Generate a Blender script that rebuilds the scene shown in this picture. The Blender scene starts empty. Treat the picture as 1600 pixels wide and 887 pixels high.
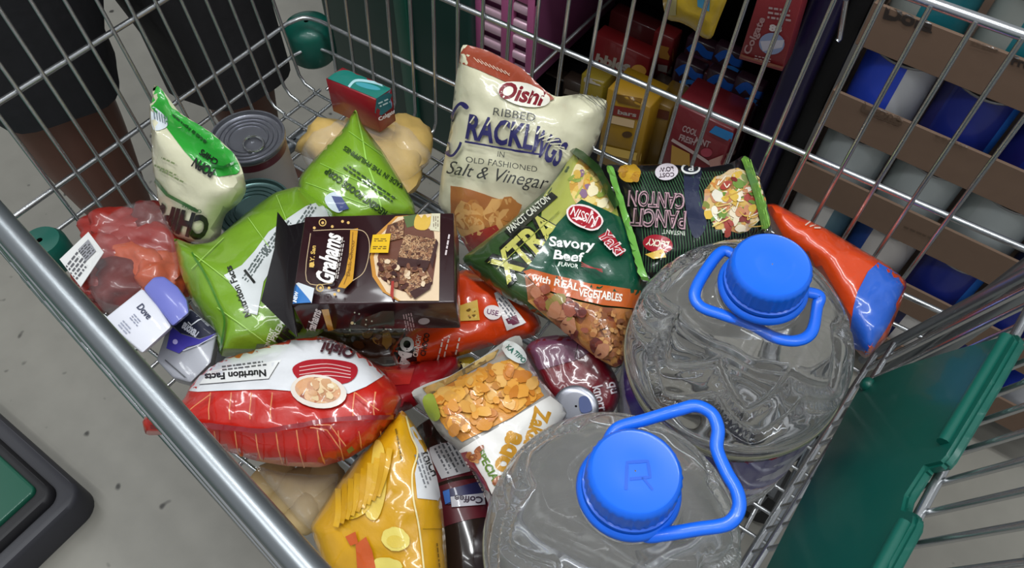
import bpy, bmesh, math, random
import numpy as np
from mathutils import Vector, Matrix, noise
from mathutils.bvhtree import BVHTree
from mathutils.geometry import delaunay_2d_cdt

# ------------------------------------------------------------------ camera, world, lights, exposure
SC = bpy.context.scene
COL = SC.collection
R = np.array([[0.8154152770454067, -0.4871695495223401, 0.31267196225303356],
              [0.5784753193878099, 0.6656558010677411, -0.4714537722449946],
              [0.021546016340236302, 0.5653036215371912, 0.8246014702004855]])
FPX = 1204.0; CX, CY = 800.0, 443.5
CAM = np.array([0.0, 0.0, 0.70])          # cart frame: x to the handle, y to the shelves, z=0 the basket bottom
GROUND = -0.40
cd = bpy.data.cameras.new('camera'); cam = bpy.data.objects.new('camera', cd); COL.objects.link(cam)
M4 = Matrix([[*R[0], CAM[0]], [*R[1], CAM[1]], [*R[2], CAM[2]], [0, 0, 0, 1]])
cam.matrix_world = M4
cd.sensor_width = 36.0; cd.lens = FPX*36.0/1600.0; cd.clip_start = 0.02
SC.camera = cam
SC.view_settings.view_transform = 'Standard'; SC.view_settings.look = 'None'
SC.view_settings.gamma = 1.0; SC.view_settings.use_curve_mapping = False
SC.view_settings.exposure = 0.0
W = bpy.data.worlds.new('world'); SC.world = W; W.use_nodes = True
W.node_tree.nodes['Background'].inputs[0].default_value = (0.92, 0.96, 1.0, 1)
W.node_tree.nodes['Background'].inputs[1].default_value = 0.40
def area(loc, sx, sy, e, rz=0.0):
    l = bpy.data.lights.new('ceiling_tube', 'AREA'); l.shape = 'RECTANGLE'; l.size = sx; l.size_y = sy
    l.energy = e; l.color = (0.96, 0.99, 1.0)
    o = bpy.data.objects.new('ceiling_tube', l); COL.objects.link(o); o.location = loc; o.rotation_euler = (0, 0, rz)
for lx, ly, le in ((-0.55, 0.45, 17), (0.45, 0.30, 13), (-1.2, -0.6, 12), (-2.3, 0.2, 10), (-0.45, -0.45, 7), (0.5, -0.9, 6), (-1.6, 0.55, 8), (1.3, 0.5, 6)):
    area((lx, ly, 2.3), 1.2, 0.10, le)

# ------------------------------------------------------------------ helpers
def lin(h):
    h = h.lstrip('#'); out = []
    for i in (0, 2, 4):
        c = int(h[i:i+2], 16)/255.0
        out.append(c/12.92 if c <= .04045 else ((c+.055)/1.055)**2.4)
    return (*out, 1.0)
MC = {}
def mat(key, color, rough=.5, metal=0.0, coat=0.0, bump=0.0, bscale=60.0, var=0.0, trans=0.0, ior=1.45, spec=.5):
    if key in MC: return MC[key]
    m = bpy.data.materials.new(key); m.use_nodes = True; nt = m.node_tree; b = nt.nodes['Principled BSDF']
    c = lin(color) if isinstance(color, str) else color
    b.inputs['Base Color'].default_value = c; b.inputs['Roughness'].default_value = rough
    b.inputs['Metallic'].default_value = metal; b.inputs['Coat Weight'].default_value = coat
    b.inputs['Coat Roughness'].default_value = .08
    b.inputs['Transmission Weight'].default_value = trans; b.inputs['IOR'].default_value = ior
    b.inputs['Specular IOR Level'].default_value = spec
    tc = nt.nodes.new('ShaderNodeTexCoord')
    nz = nt.nodes.new('ShaderNodeTexNoise'); nz.inputs['Scale'].default_value = bscale; nz.inputs['Detail'].default_value = 4
    nt.links.new(tc.outputs['Object'], nz.inputs['Vector'])
    if bump:
        bp = nt.nodes.new('ShaderNodeBump'); bp.inputs['Strength'].default_value = bump; bp.inputs['Distance'].default_value = .004
        nt.links.new(nz.outputs['Fac'], bp.inputs['Height']); nt.links.new(bp.outputs['Normal'], b.inputs['Normal'])
    mx = nt.nodes.new('ShaderNodeMixRGB'); mx.blend_type = 'MULTIPLY'
    mx.inputs['Fac'].default_value = var if var else .06
    mx.inputs['Color1'].default_value = c
    nt.links.new(nz.outputs['Fac'], mx.inputs['Color2']); nt.links.new(mx.outputs['Color'], b.inputs['Base Color'])
    MC[key] = m; return m
def film(c):   return mat('film_'+c, c, .32, 0, .75, .25, 55)
def paper(c):  return mat('print_'+c, c, .45, 0, .35, 0)
def matte(c):  return mat('matte_'+c, c, .6, 0, 0, 0)
def food(key, cols, scale=120, gloss=.6):
    if key in MC: return MC[key]
    m = mat(key, cols[0], .35, 0, gloss, .35, 90); nt = m.node_tree; b = nt.nodes['Principled BSDF']
    tc = nt.nodes.new('ShaderNodeTexCoord')
    nz = nt.nodes.new('ShaderNodeTexNoise'); nz.inputs['Scale'].default_value = scale*.6; nz.inputs['Detail'].default_value = 2
    ad = nt.nodes.new('ShaderNodeMixRGB'); ad.blend_type = 'ADD'; ad.inputs['Fac'].default_value = .03
    v = nt.nodes.new('ShaderNodeTexVoronoi'); v.inputs['Scale'].default_value = scale
    nt.links.new(tc.outputs['Object'], ad.inputs['Color1']); nt.links.new(tc.outputs['Object'], nz.inputs['Vector'])
    nt.links.new(nz.outputs['Color'], ad.inputs['Color2']); nt.links.new(ad.outputs['Color'], v.inputs['Vector'])
    sp = nt.nodes.new('ShaderNodeSeparateColor'); nt.links.new(v.outputs['Color'], sp.inputs[0])
    r = nt.nodes.new('ShaderNodeValToRGB'); e = r.color_ramp.elements
    for i, c in enumerate(cols):
        p = i/max(1, len(cols)-1)
        if i == 0: e[0].position = 0; e[0].color = lin(c)
        elif i == len(cols)-1: e[-1].position = 1; e[-1].color = lin(c)
        else: el = e.new(p); el.color = lin(c)
    nt.links.new(sp.outputs[0], r.inputs['Fac']); nt.links.new(r.outputs['Color'], b.inputs['Base Color'])
    return m
def clear(key='clear_film', tint='#ffffff', base=.05, rough=.06, bump=.5, bscale=45, edge=.35):
    if key in MC: return MC[key]
    m = bpy.data.materials.new(key); m.use_nodes = True; nt = m.node_tree
    for n in list(nt.nodes): nt.nodes.remove(n)
    o = nt.nodes.new('ShaderNodeOutputMaterial'); mx = nt.nodes.new('ShaderNodeMixShader')
    t = nt.nodes.new('ShaderNodeBsdfTransparent'); g = nt.nodes.new('ShaderNodeBsdfPrincipled')
    t.inputs[0].default_value = lin(tint); g.inputs['Roughness'].default_value = rough
    g.inputs['Base Color'].default_value = (.8, .82, .84, 1); g.inputs['Specular IOR Level'].default_value = 1.0
    lw = nt.nodes.new('ShaderNodeLayerWeight'); lw.inputs['Blend'].default_value = .25
    ma = nt.nodes.new('ShaderNodeMath'); ma.operation = 'MULTIPLY_ADD'; ma.inputs[1].default_value = edge; ma.inputs[2].default_value = base
    nz = nt.nodes.new('ShaderNodeTexNoise'); nz.inputs['Scale'].default_value = bscale
    tc = nt.nodes.new('ShaderNodeTexCoord'); nt.links.new(tc.outputs['Object'], nz.inputs['Vector'])
    bp = nt.nodes.new('ShaderNodeBump'); bp.inputs['Strength'].default_value = bump; bp.inputs['Distance'].default_value = .006
    nt.links.new(nz.outputs['Fac'], bp.inputs['Height']); nt.links.new(bp.outputs['Normal'], g.inputs['Normal'])
    nt.links.new(lw.outputs['Facing'], ma.inputs[0]); nt.links.new(ma.outputs[0], mx.inputs[0])
    nt.links.new(t.outputs[0], mx.inputs[1]); nt.links.new(g.outputs[0], mx.inputs[2]); nt.links.new(mx.outputs[0], o.inputs[0])
    MC[key] = m; return m

def ray(px, py): return R @ np.array([px-CX, -(py-CY), -FPX])
def at(px, py, z):  d = ray(px, py); return CAM + d*((z-CAM[2])/d[2])
def aty(px, py, y): d = ray(px, py); return CAM + d*(y/d[1])
def atx(px, py, x): d = ray(px, py); return CAM + d*(x/d[0])
def proj(p):
    q = R.T @ (np.asarray(p)-CAM); return np.array([CX+FPX*q[0]/-q[2], CY-FPX*q[1]/-q[2]])

def thing(name, label, cat, loc, group=None):
    o = bpy.data.objects.new(name, None); COL.objects.link(o); o.location = [float(v) for v in loc]; o.empty_display_size = .02
    o['label'] = label; o['category'] = cat
    if group: o['group'] = group
    return o
def tag(o, label, cat, group=None):
    o['label'] = label; o['category'] = cat
    if group: o['group'] = group
    return o

class Part:
    """collects world-space geometry for ONE mesh object"""
    def __init__(s): s.V = []; s.F = []; s.MI = []; s.mats = []; s.bvh = None; s.layer = 0
    def mi(s, m):
        if m not in s.mats: s.mats.append(m)
        return s.mats.index(m)
    def add(s, V, F, m):
        b = len(s.V); k = s.mi(m)
        s.V.extend([tuple(map(float, v)) for v in V]); s.F.extend([tuple(b+i for i in f) for f in F]); s.MI.extend([k]*len(F))
    def snap(s):
        s.bvh = BVHTree.FromPolygons([Vector(v) for v in s.V], s.F); return s
    def decal(s, shape, m, off=None, inc=1.0):
        P2, T = shape
        if not len(P2): return
        s.layer += inc
        o = off if off is not None else .0006 + .00013*s.layer
        c = Vector(CAM); pts = []; hit = []
        for p in P2:
            d = Vector(ray(p[0], p[1])).normalized()
            h = s.bvh.ray_cast(c, d)
            if h[0] is not None:
                n = h[1] if h[1].dot(d) < 0 else -h[1]
                pts.append(h[0] - d*o*1.2 + n*o*.3); hit.append((h[0]-c).length)
            else: pts.append(None); hit.append(None)
        keep = [t for t in T if any(hit[i] is not None for i in t)]
        for t in keep:
            dd = [hit[i] for i in t if hit[i] is not None]
            for i in t:
                if pts[i] is None:
                    q = c + Vector(ray(*P2[i])).normalized()*dd[0]
                    h = s.bvh.find_nearest(q); pts[i] = h[0] if h[0] is not None else q
        keep = [t for t in keep if all((pts[t[i]]-pts[t[i-1]]).length < .05 for i in range(3))]
        used = sorted({i for t in keep for i in t}); mp = {i: k for k, i in enumerate(used)}
        s.add([pts[i] for i in used], [tuple(mp[i] for i in t) for t in keep], m)
    def build(s, name, parent=None, smooth=True, ang=50, loc=None):
        me = bpy.data.meshes.new(name)
        if parent is not None: L = wloc(parent)
        elif loc is not None: L = Vector([float(v) for v in loc])
        else:
            a = np.array(s.V); L = Vector(((a[:, 0].min()+a[:, 0].max())/2, (a[:, 1].min()+a[:, 1].max())/2, a[:, 2].min()))
        own = L
        me.from_pydata([tuple(v[i]-own[i] for i in range(3)) for v in s.V], [], s.F)
        for m in s.mats: me.materials.append(m)
        me.polygons.foreach_set('material_index', s.MI)
        me.polygons.foreach_set('use_smooth', [smooth]*len(s.F))
        me.update()
        if smooth: me.set_sharp_from_angle(angle=math.radians(ang))
        o = bpy.data.objects.new(name, me); COL.objects.link(o)
        if parent is not None: o.parent = parent
        else: o.location = L
        return o
def wloc(o):
    L = Vector(o.location)
    while o.parent is not None: o = o.parent; L = L + Vector(o.location)
    return L

# ---- 3d shapes
def tube(part, pts, r, m, n=8, closed=False, flat=1.0, up=None):
    pts = [Vector([float(c) for c in p]) for p in pts]; N = len(pts); V = []; F = []; prev = None
    for i, p in enumerate(pts):
        a = pts[(i-1) % N] if (closed or i > 0) else p; b = pts[(i+1) % N] if (closed or i < N-1) else p
        t = (b-a).normalized()
        if up is not None: u = Vector(up)
        elif prev is not None: u = prev
        else: u = Vector((0, 0, 1)) if abs(t.z) < .9 else Vector((1, 0, 0))
        u = (u - t*u.dot(t)).normalized(); prev = u; w = t.cross(u)
        rr = r[i] if hasattr(r, '__len__') else r
        for k in range(n):
            A = 2*math.pi*k/n; V.append(p + u*(rr*math.sin(A)*flat) + w*(rr*math.cos(A)))
    for i in range(N if closed else N-1):
        for k in range(n):
            F.append((i*n+k, i*n+(k+1) % n, ((i+1) % N)*n+(k+1) % n, ((i+1) % N)*n+k))
    if not closed: F.append(tuple(range(n))[::-1]); F.append(tuple((N-1)*n+k for k in range(n)))
    part.add(V, F, m)
def spline(pts, k=6, closed=False):
    P = [np.array(p, float) for p in pts]; N = len(P); out = []
    for i in range(N if closed else N-1):
        g = lambda j: P[j % N] if closed else P[min(max(j, 0), N-1)]
        a, b, c, d = g(i-1), g(i), g(i+1), g(i+2)
        for q in range(k):
            t = q/k; out.append(.5*((2*b)+(-a+c)*t+(2*a-5*b+4*c-d)*t*t+(-a+3*b-3*c+d)*t**3))
    if not closed: out.append(P[-1])
    return out
def lathe(part, prof, m, base, axis=(0, 0, 1), n=48, ref=None, rfun=None, mfun=None):
    a = Vector([float(c) for c in axis]).normalized(); u = Vector(ref) if ref is not None else (Vector((1, 0, 0)) if abs(a.x) < .9 else Vector((0, 1, 0)))
    u = (u-a*u.dot(a)).normalized(); w = a.cross(u); B = Vector([float(c) for c in base]); V = []; F = []
    for r, z in prof:
        for k in range(n):
            A = 2*math.pi*k/n; rr = r if rfun is None else rfun(r, z, A)
            V.append(B + a*z + u*(rr*math.cos(A)) + w*(rr*math.sin(A)))
    for i in range(len(prof)-1):
        for k in range(n): F.append((i*n+k, i*n+(k+1) % n, (i+1)*n+(k+1) % n, (i+1)*n+k))
    if mfun is None: part.add(V, F, m)
    else:
        b = len(part.V); part.V.extend([tuple(v) for v in V])
        for j, f in enumerate(F):
            part.F.append(tuple(b+i for i in f)); part.MI.append(part.mi(mfun(j//n, (j % n)/n)))
def bevel_box(part, o, ax, ay, az, m, bev=.002, seg=2):
    """box from corner o with edge vectors; bevelled"""
    bm = bmesh.new(); o, ax, ay, az = [Vector([float(c) for c in q]) for q in (o, ax, ay, az)]
    vs = [bm.verts.new(o+ax*i+ay*j+az*k) for k in (0, 1) for j in (0, 1) for i in (0, 1)]
    for f in ((0, 2, 3, 1), (4, 5, 7, 6), (0, 1, 5, 4), (2, 6, 7, 3), (0, 4, 6, 2), (1, 3, 7, 5)): bm.faces.new([vs[i] for i in f])
    bmesh.ops.recalc_face_normals(bm, faces=bm.faces[:])
    if bev: bmesh.ops.bevel(bm, geom=bm.edges[:], offset=bev, segments=seg, affect='EDGES', profile=.5)
    bm.verts.index_update(); part.add([v.co for v in bm.verts], [[v.index for v in f.verts] for f in bm.faces], m); bm.free()
def blob(part, c, rx, ry, rz, m, seed=0, amp=.2, f=1.0, n=3, rot=0.0):
    bm = bmesh.new(); bmesh.ops.create_icosphere(bm, subdivisions=n, radius=1.0)
    ca, sa = math.cos(rot), math.sin(rot); V = []
    for v in bm.verts:
        k = 1 + amp*noise.noise(v.co*f*1.6 + Vector((seed*3.7, seed*1.3, 0))) + amp*.4*noise.noise(v.co*f*4 + Vector((0, seed, 5)))
        x, y, z = v.co.x*rx*k, v.co.y*ry*k, v.co.z*rz*k
        V.append((c[0]+x*ca-y*sa, c[1]+x*sa+y*ca, c[2]+z))
    bm.verts.index_update(); part.add(V, [[v.index for v in f_.verts] for f_ in bm.faces], m); bm.free()

# ---- 2d shapes in photo pixels, draped onto a surface by Part.decal
def resample(pts, step=7.0, closed=True):
    out = []; N = len(pts)
    for i in range(N if closed else N-1):
        a = np.array(pts[i], float); b = np.array(pts[(i+1) % N], float); k = max(1, int(np.linalg.norm(b-a)/step+.5))
        for j in range(k): out.append(a+(b-a)*j/k)
    if not closed: out.append(np.array(pts[-1], float))
    return out
def segdist(Q, O):
    Q = np.asarray(Q, float); A = np.asarray(O, float); B = np.roll(A, -1, 0); d = B-A; L = (d**2).sum(1)+1e-12
    t = np.clip(((Q[:, None]-A[None])*d[None]).sum(2)/L[None], 0, 1); p = A[None]+t[..., None]*d[None]
    return np.sqrt(((Q[:, None]-p)**2).sum(2))
def inside(Q, O):
    Q = np.asarray(Q, float); A = np.asarray(O, float); B = np.roll(A, -1, 0); x, y = Q[:, 0:1], Q[:, 1:2]
    c = ((A[None, :, 1] > y) != (B[None, :, 1] > y)) & (x < (B[:, 0]-A[:, 0])[None]*(y-A[None, :, 1])/((B[:, 1]-A[:, 1])[None]+1e-12)+A[None, :, 0])
    return c.sum(1) % 2 == 1
def fill(pts, step=8.0, rs=None, mind=.45):
    O = resample(pts, rs or step); A = np.array(O); mn, mx = A.min(0), A.max(0); g = []; row = 0; y = mn[1]+step*.5
    while y < mx[1]:
        x = mn[0]+(step*.5 if row % 2 else 0)
        while x < mx[0]: g.append((x, y)); x += step
        y += step*.87; row += 1
    if g:
        g = np.array(g); g = g[inside(g, A)]
        if len(g): g = g[segdist(g, A).min(1) > step*mind]
    n = len(O); P = [Vector((float(p[0]), float(p[1]))) for p in O] + [Vector((float(p[0]), float(p[1]))) for p in (g if len(g) else [])]
    r = delaunay_2d_cdt(P, [(i, (i+1) % n) for i in range(n)], [], 1, 1e-4)
    return np.array([(v.x, v.y) for v in r[0]]), [tuple(f) for f in r[2]]
def poly(*pts, smooth=False, step=8.0):
    p = list(pts)
    if smooth: p = spline(p, 4, True)
    return fill(p, step)
def ell(cx, cy, rx, ry, ang=0, n=24, step=7, wob=0, seed=0):
    a = math.radians(ang); rnd = random.Random(seed); out = []
    for k in range(n):
        t = 2*math.pi*k/n; q = 1+wob*rnd.uniform(-1, 1); x, y = rx*q*math.cos(t), ry*q*math.sin(t)
        out.append((cx+x*math.cos(a)-y*math.sin(a), cy+x*math.sin(a)+y*math.cos(a)))
    return fill(out, step, rs=4)
def ring(cx, cy, rx, ry, w, ang=0, n=28):
    a = math.radians(ang); V = []; F = []
    for k in range(n):
        t = 2*math.pi*k/n
        for q in (0, w):
            x, y = (rx-q)*math.cos(t), (ry-q)*math.sin(t); V.append((cx+x*math.cos(a)-y*math.sin(a), cy+x*math.sin(a)+y*math.cos(a)))
    for k in range(n):
        i, j = 2*k, 2*((k+1) % n); F += [(i, i+1, j+1), (i, j+1, j)]
    return np.array(V), F
def stroke(pts, w, step=6.0, smooth=False):
    if smooth: pts = spline(pts, 5)
    P = resample(pts, step, False); V = []; F = []; N = len(P)
    for i, p in enumerate(P):
        d = P[min(i+1, N-1)]-P[max(i-1, 0)]; d = d/(np.linalg.norm(d)+1e-9); nn = np.array([-d[1], d[0]])
        ww = w[min(i, len(w)-1)] if hasattr(w, '__len__') else w
        V += [p+nn*ww/2, p-nn*ww/2]
    for i in range(N-1): a = 2*i; F += [(a, a+1, a+3), (a, a+3, a+2)]
    return np.array(V), F
TXT = {}
def glyphs(s, bold=0.0, shear=0.0):
    k = (s, bold, shear)
    if k in TXT: return TXT[k]
    c = bpy.data.curves.new('lettering', 'FONT'); c.body = s; c.size = 1.0; c.offset = bold; c.shear = shear; c.resolution_u = 3
    c.align_x = 'LEFT'; c.fill_mode = 'FRONT'
    o = bpy.data.objects.new('lettering', c); COL.objects.link(o)
    dg = bpy.context.evaluated_depsgraph_get(); dg.update(); me = o.evaluated_get(dg).to_mesh()
    V = np.array([(v.co.x, v.co.y) for v in me.vertices]); me.calc_loop_triangles(); T = [tuple(t.vertices) for t in me.loop_triangles]
    o.evaluated_get(dg).to_mesh_clear(); bpy.data.objects.remove(o); bpy.data.curves.remove(c)
    mn, mx = V.min(0), V.max(0); V = (V-(mn+mx)/2)/(mx-mn); TXT[k] = (V, T); return V, T
def split_long(V, T, L):
    V = [np.array(v, float) for v in V]; T = list(T)
    for _ in range(6):
        cache = {}; out = []; ch = False
        def mid(i, j):
            k = (min(i, j), max(i, j))
            if k not in cache: cache[k] = len(V); V.append((V[i]+V[j])/2)
            return cache[k]
        el = lambda i, j: np.hypot(*(V[i]-V[j])) > L
        for (a, b, c) in T:
            e = (el(a, b), el(b, c), el(c, a)); n = sum(e)
            if n == 0: out.append((a, b, c)); continue
            ch = True
            if n == 3: x, y, z = mid(a, b), mid(b, c), mid(c, a); out += [(a, x, z), (x, b, y), (z, y, c), (x, y, z)]
            else:
                while (not e[0]) or (n == 2 and e[2]): a, b, c = b, c, a; e = (e[1], e[2], e[0])
                if n == 1: x = mid(a, b); out += [(a, x, c), (x, b, c)]
                else: x, y = mid(a, b), mid(b, c); out += [(x, b, y), (a, x, y), (a, y, c)]
        T = out
        if not ch: break
    return np.array(V), T
def text(s, cx, cy, w, h, ang=0, bold=0.0, shear=0.0, L=9.0, bend=0.0):
    V, T = glyphs(s, bold, shear); a = math.radians(ang); X = V[:, 0]*w; Y = -V[:, 1]*h
    P, T = split_long(np.stack([X, Y], 1), T, L)
    X, Y = P[:, 0], P[:, 1]+bend*((P[:, 0]/(w/2))**2)
    return np.stack([cx+X*math.cos(a)-Y*math.sin(a), cy+X*math.sin(a)+Y*math.cos(a)], 1), T
def lines_of_text(part, m, cx, cy, w, h, n, ang, seed=0, frac=.45):
    """small illegible print: rows of short dashes"""
    rnd = random.Random(seed); a = math.radians(ang); V = []; F = []
    for i in range(n):
        y = -h/2+h*(i+.5)/n; x = -w/2; e = w/2*rnd.uniform(.6, 1)
        while x < e:
            l = min(rnd.uniform(3, 9), e-x); t = h/n*frac
            b = len(V)
            for (X, Y) in ((x, y-t/2), (x+l, y-t/2), (x+l, y+t/2), (x, y+t/2)):
                V.append((cx+X*math.cos(a)-Y*math.sin(a), cy+X*math.sin(a)+Y*math.cos(a)))
            F += [(b, b+1, b+2), (b, b+2, b+3)]; x += l+rnd.uniform(1.5, 3)
    part.decal((np.array(V), F), m)

# ---- soft packs: an outline on its own plane, inflated to real thickness
class Pack(Part):
    def __init__(s, outline, anchors, T, m, Tb=None, wr=.0022, f=30.0, seed=1, seals=(), frac=.8, step=8.0, pw=2.2, rnd=True, keelx=None):
        super().__init__()
        A = np.array([[a[0], a[1], 1.0] for a in anchors]); 
        w = []
        for a in anchors: w.append(1.0/((a[2]-CAM[2])/ray(a[0], a[1])[2]))
        co = np.linalg.lstsq(A, np.array(w), rcond=None)[0]
        P3 = lambda p: CAM + ray(p[0], p[1])/(co[0]*p[0]+co[1]*p[1]+co[2])
        s.P3 = P3
        O = np.array(resample(outline, step))
        if rnd:
            for _ in range(1): O = .5*O+.25*np.roll(O, 1, 0)+.25*np.roll(O, -1, 0)
        V2, T2 = fill(list(map(tuple, O)), step, rs=step*.9)
        D = segdist(V2, O); d = D.min(1); bd = d < .05
        # seals
        if seals:
            OL = np.array(outline, float); dn = np.full(len(V2), 1e9)
            for (i, j, wd) in seals:
                seg = OL[[k % len(OL) for k in range(i, j+1)]]
                a, b = seg[:-1], seg[1:]; dd = b-a; L = (dd**2).sum(1)+1e-9
                t = np.clip(((V2[:, None]-a[None])*dd[None]).sum(2)/L[None], 0, 1)
                q = np.sqrt(((V2[:, None]-(a[None]+t[..., None]*dd[None]))**2).sum(2)).min(1)
                dn = np.minimum(dn, np.maximum(q-wd, 0))
            de = np.minimum(d, dn)
        else: de = d
        Dm = max(de.max()*frac, 1e-6); sN = np.clip(de/Dm, 0, 1); Fh = (1-(1-sN)**pw)**.62
        mid = np.array([P3(p) for p in V2])
        c0, c1, c2 = P3((anchors[0][0], anchors[0][1])), P3((anchors[1][0], anchors[1][1])), P3((anchors[2][0], anchors[2][1]))
        n = np.cross(c1-c0, c2-c0); n /= np.linalg.norm(n)
        if n @ (CAM-c0) < 0: n = -n
        s.n = n
        cm = mid.mean(0); vd = (CAM-cm)/np.linalg.norm(CAM-cm); fd = .75*vd+.25*n; fd /= np.linalg.norm(fd)
        Tb = T if Tb is None else Tb
        sd = Vector((seed*7.31, seed*3.17, seed*1.7)); V = []; back = []
        def crump(p, k):
            q = Vector(p)*k+sd
            return (1-2.2*abs(noise.noise(q))) + .5*(1-2.2*abs(noise.noise(q*2.3+sd))) + .25*noise.noise(q*5)
        for i in range(len(V2)):
            a = 0 if bd[i] else min(1, sN[i]*2.5+.15)
            dz = wr*a*crump(mid[i], f)
            V.append(mid[i]+fd*(T*Fh[i]+dz))
        idx = [-1]*len(V2); 
        for i in range(len(V2)):
            if bd[i]: idx[i] = i
            else: idx[i] = len(V2)+len(back); back.append(mid[i]-fd*(Tb*Fh[i]+.0006+wr*.5*sN[i]*crump(mid[i]+.3, f)))
        F = []
        for t in T2:
            a, b, c = V[t[0]], V[t[1]], V[t[2]]
            F.append(t if np.cross(b-a, c-a) @ n > 0 else t[::-1])
        FB = [tuple(idx[i] for i in t)[::-1] for t in F]
        s.add(V, F, m); s.bvh = BVHTree.FromPolygons([Vector(v) for v in V], F)
        s.V.extend([tuple(v) for v in back]); s.F.extend(FB); s.MI.extend([s.mi(m)]*len(FB))
        a = np.array(s.V); s.base = ((a[:, 0].min()+a[:, 0].max())/2, (a[:, 1].min()+a[:, 1].max())/2, a[:, 2].min())
def prism(part, outline, anchors, T, m, bev=.0015, lean=0.0):
    """flat front face given by photo outline on a plane, extruded away from the camera by thickness T"""
    A = np.array([[a[0], a[1], 1.0] for a in anchors]); w = [1.0/((a[2]-CAM[2])/ray(a[0], a[1])[2]) for a in anchors]
    co = np.linalg.lstsq(A, np.array(w), rcond=None)[0]
    P = [CAM+ray(p[0], p[1])/(co[0]*p[0]+co[1]*p[1]+co[2]) for p in outline]
    n = np.cross(P[1]-P[0], P[2]-P[0]); n /= np.linalg.norm(n)
    if n @ (CAM-P[0]) < 0: n = -n
    face_n = n; vd = CAM-P[0]; vd = vd/np.linalg.norm(vd)
    if lean: n = lean*vd+(1-lean)*n; n = n/np.linalg.norm(n)
    bm = bmesh.new(); k = len(P)
    a = [bm.verts.new(Vector(p)) for p in P]; b = [bm.verts.new(Vector(p-n*T)) for p in P]
    bm.faces.new(a); bm.faces.new(b[::-1])
    for i in range(k): bm.faces.new((a[i], b[i], b[(i+1) % k], a[(i+1) % k]))
    bmesh.ops.recalc_face_normals(bm, faces=bm.faces[:])
    if bev: bmesh.ops.bevel(bm, geom=bm.edges[:], offset=bev, segments=2, affect='EDGES', profile=.5)
    bm.verts.index_update(); part.add([v.co for v in bm.verts], [[v.index for v in f.verts] for f in bm.faces], m); bm.free()
    return P, n
def chips(part, region, cols, n, r0, r1, seed, fm=film):
    """irregular printed food pieces inside a pixel polygon"""
    rnd = random.Random(seed); A = np.array(region, float); mn, mx = A.min(0), A.max(0); k = 0; tries = 0
    while k < n and tries < 2000:
        tries += 1; x, y = rnd.uniform(mn[0], mx[0]), rnd.uniform(mn[1], mx[1])
        if not inside([(x, y)], A)[0]: continue
        r = rnd.uniform(r0, r1); part.decal(ell(x, y, r, r*rnd.uniform(.5, .9), rnd.uniform(0, 180), 11, 9, .16, tries), fm(rnd.choice(cols)), None, .22); k += 1

# ------------------------------------------------------------------ the setting: floor
fl = Part(); m_floor = mat('floor_vinyl', '#8d8a81', .42, 0, 0, .05, 25, .22)
nt = m_floor.node_tree; b_ = nt.nodes['Principled BSDF']
nz_ = nt.nodes.new('ShaderNodeTexNoise'); nz_.inputs['Scale'].default_value = 38; nz_.inputs['Detail'].default_value = 1
rp_ = nt.nodes.new('ShaderNodeValToRGB'); rp_.color_ramp.elements[0].position = .22; rp_.color_ramp.elements[0].color = (.12, .11, .10, 1)
rp_.color_ramp.elements[1].position = .29; rp_.color_ramp.elements[1].color = (1, 1, 1, 1)
mm_ = nt.nodes.new('ShaderNodeMixRGB'); mm_.blend_type = 'MULTIPLY'; mm_.inputs[0].default_value = 1
src_ = b_.inputs['Base Color'].links[0].from_socket
tc_ = nt.nodes.new('ShaderNodeTexCoord'); nt.links.new(tc_.outputs['Object'], nz_.inputs['Vector'])
nt.links.new(nz_.outputs['Fac'], rp_.inputs[0]); nt.links.new(src_, mm_.inputs[1]); nt.links.new(rp_.outputs[0], mm_.inputs[2]); nt.links.new(mm_.outputs[0], b_.inputs['Base Color'])
fl.add([(-4, -2.5, GROUND), (2, -2.5, GROUND), (2, 2.2, GROUND), (-4, 2.2, GROUND)], [(0, 1, 2, 3)], m_floor)
o = fl.build('floor', smooth=False); o['kind'] = 'structure'

# ------------------------------------------------------------------ the shopping cart
chrome = mat('zinc_wire', '#c2c4c6', .24, .95, 0, .03, 80)
rimmat = mat('rim_tube', '#8d9296', .34, .85, 0, .02, 60)
gplast = mat('green_plastic', '#08574a', .42, 0, .2, .04, 40)
cart = thing('shopping_cart', 'wire shopping cart filled with groceries', 'shopping cart', (-.3, .32, GROUND))
XF, XR, ZT = -.677, .080, .357
yF = lambda x, z: .557+.0414*x+.0642*z            # far side
yN = lambda x, z: (.088-.125*(x+.677))*(1-z/.357)+(.061-.141*(x+.387))*z/.357     # near side
xA = lambda z: XF-.1211*z
xG = lambda z, y=.45: XR+.268*z+.06*(y-.45)
# far side
p = Part()
for k in range(-7, 17):
    x = -.448+.0325*k
    if x < XF+.01: continue
    if x > XR+.09: break
    tube(p, [(x, yF(x, .006)-.022, .0), (x, yF(x, .006)-.006, .003), (x, yF(x, .012), .014), (x, yF(x, ZT), ZT)], .0021, chrome)
for z, r, x1 in ((.188, .0031, .155), (.0816, .0029, .125), (.0392, .0024, .12)):
    tube(p, [(xA(z)+.03, yF(xA(z), z)+.004, z), (x1, yF(x1, z)+.004, z)], r, chrome)
p.build('far_side_grid', cart)
# near side
p = Part()
for k in range(-7, 17):
    x = -.448+.0325*k
    if x < XF+.01 or x > XR+.03: continue
    tube(p, [(x, yN(x, 0)+.014, .0), (x, yN(x, .006)+.004, .003), (x, yN(x, .014), .014), (x, yN(x, ZT), ZT-.004)], .0021, chrome)
for z, r in ((.188, .0031), (.0816, .0029), (.0392, .0024)):
    tube(p, [(xA(z)+.03, yN(xA(z), z)-.004, z), (xG(z), yN(xG(z), z)-.004, z)], r, chrome)
p.build('near_side_grid', cart)
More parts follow.
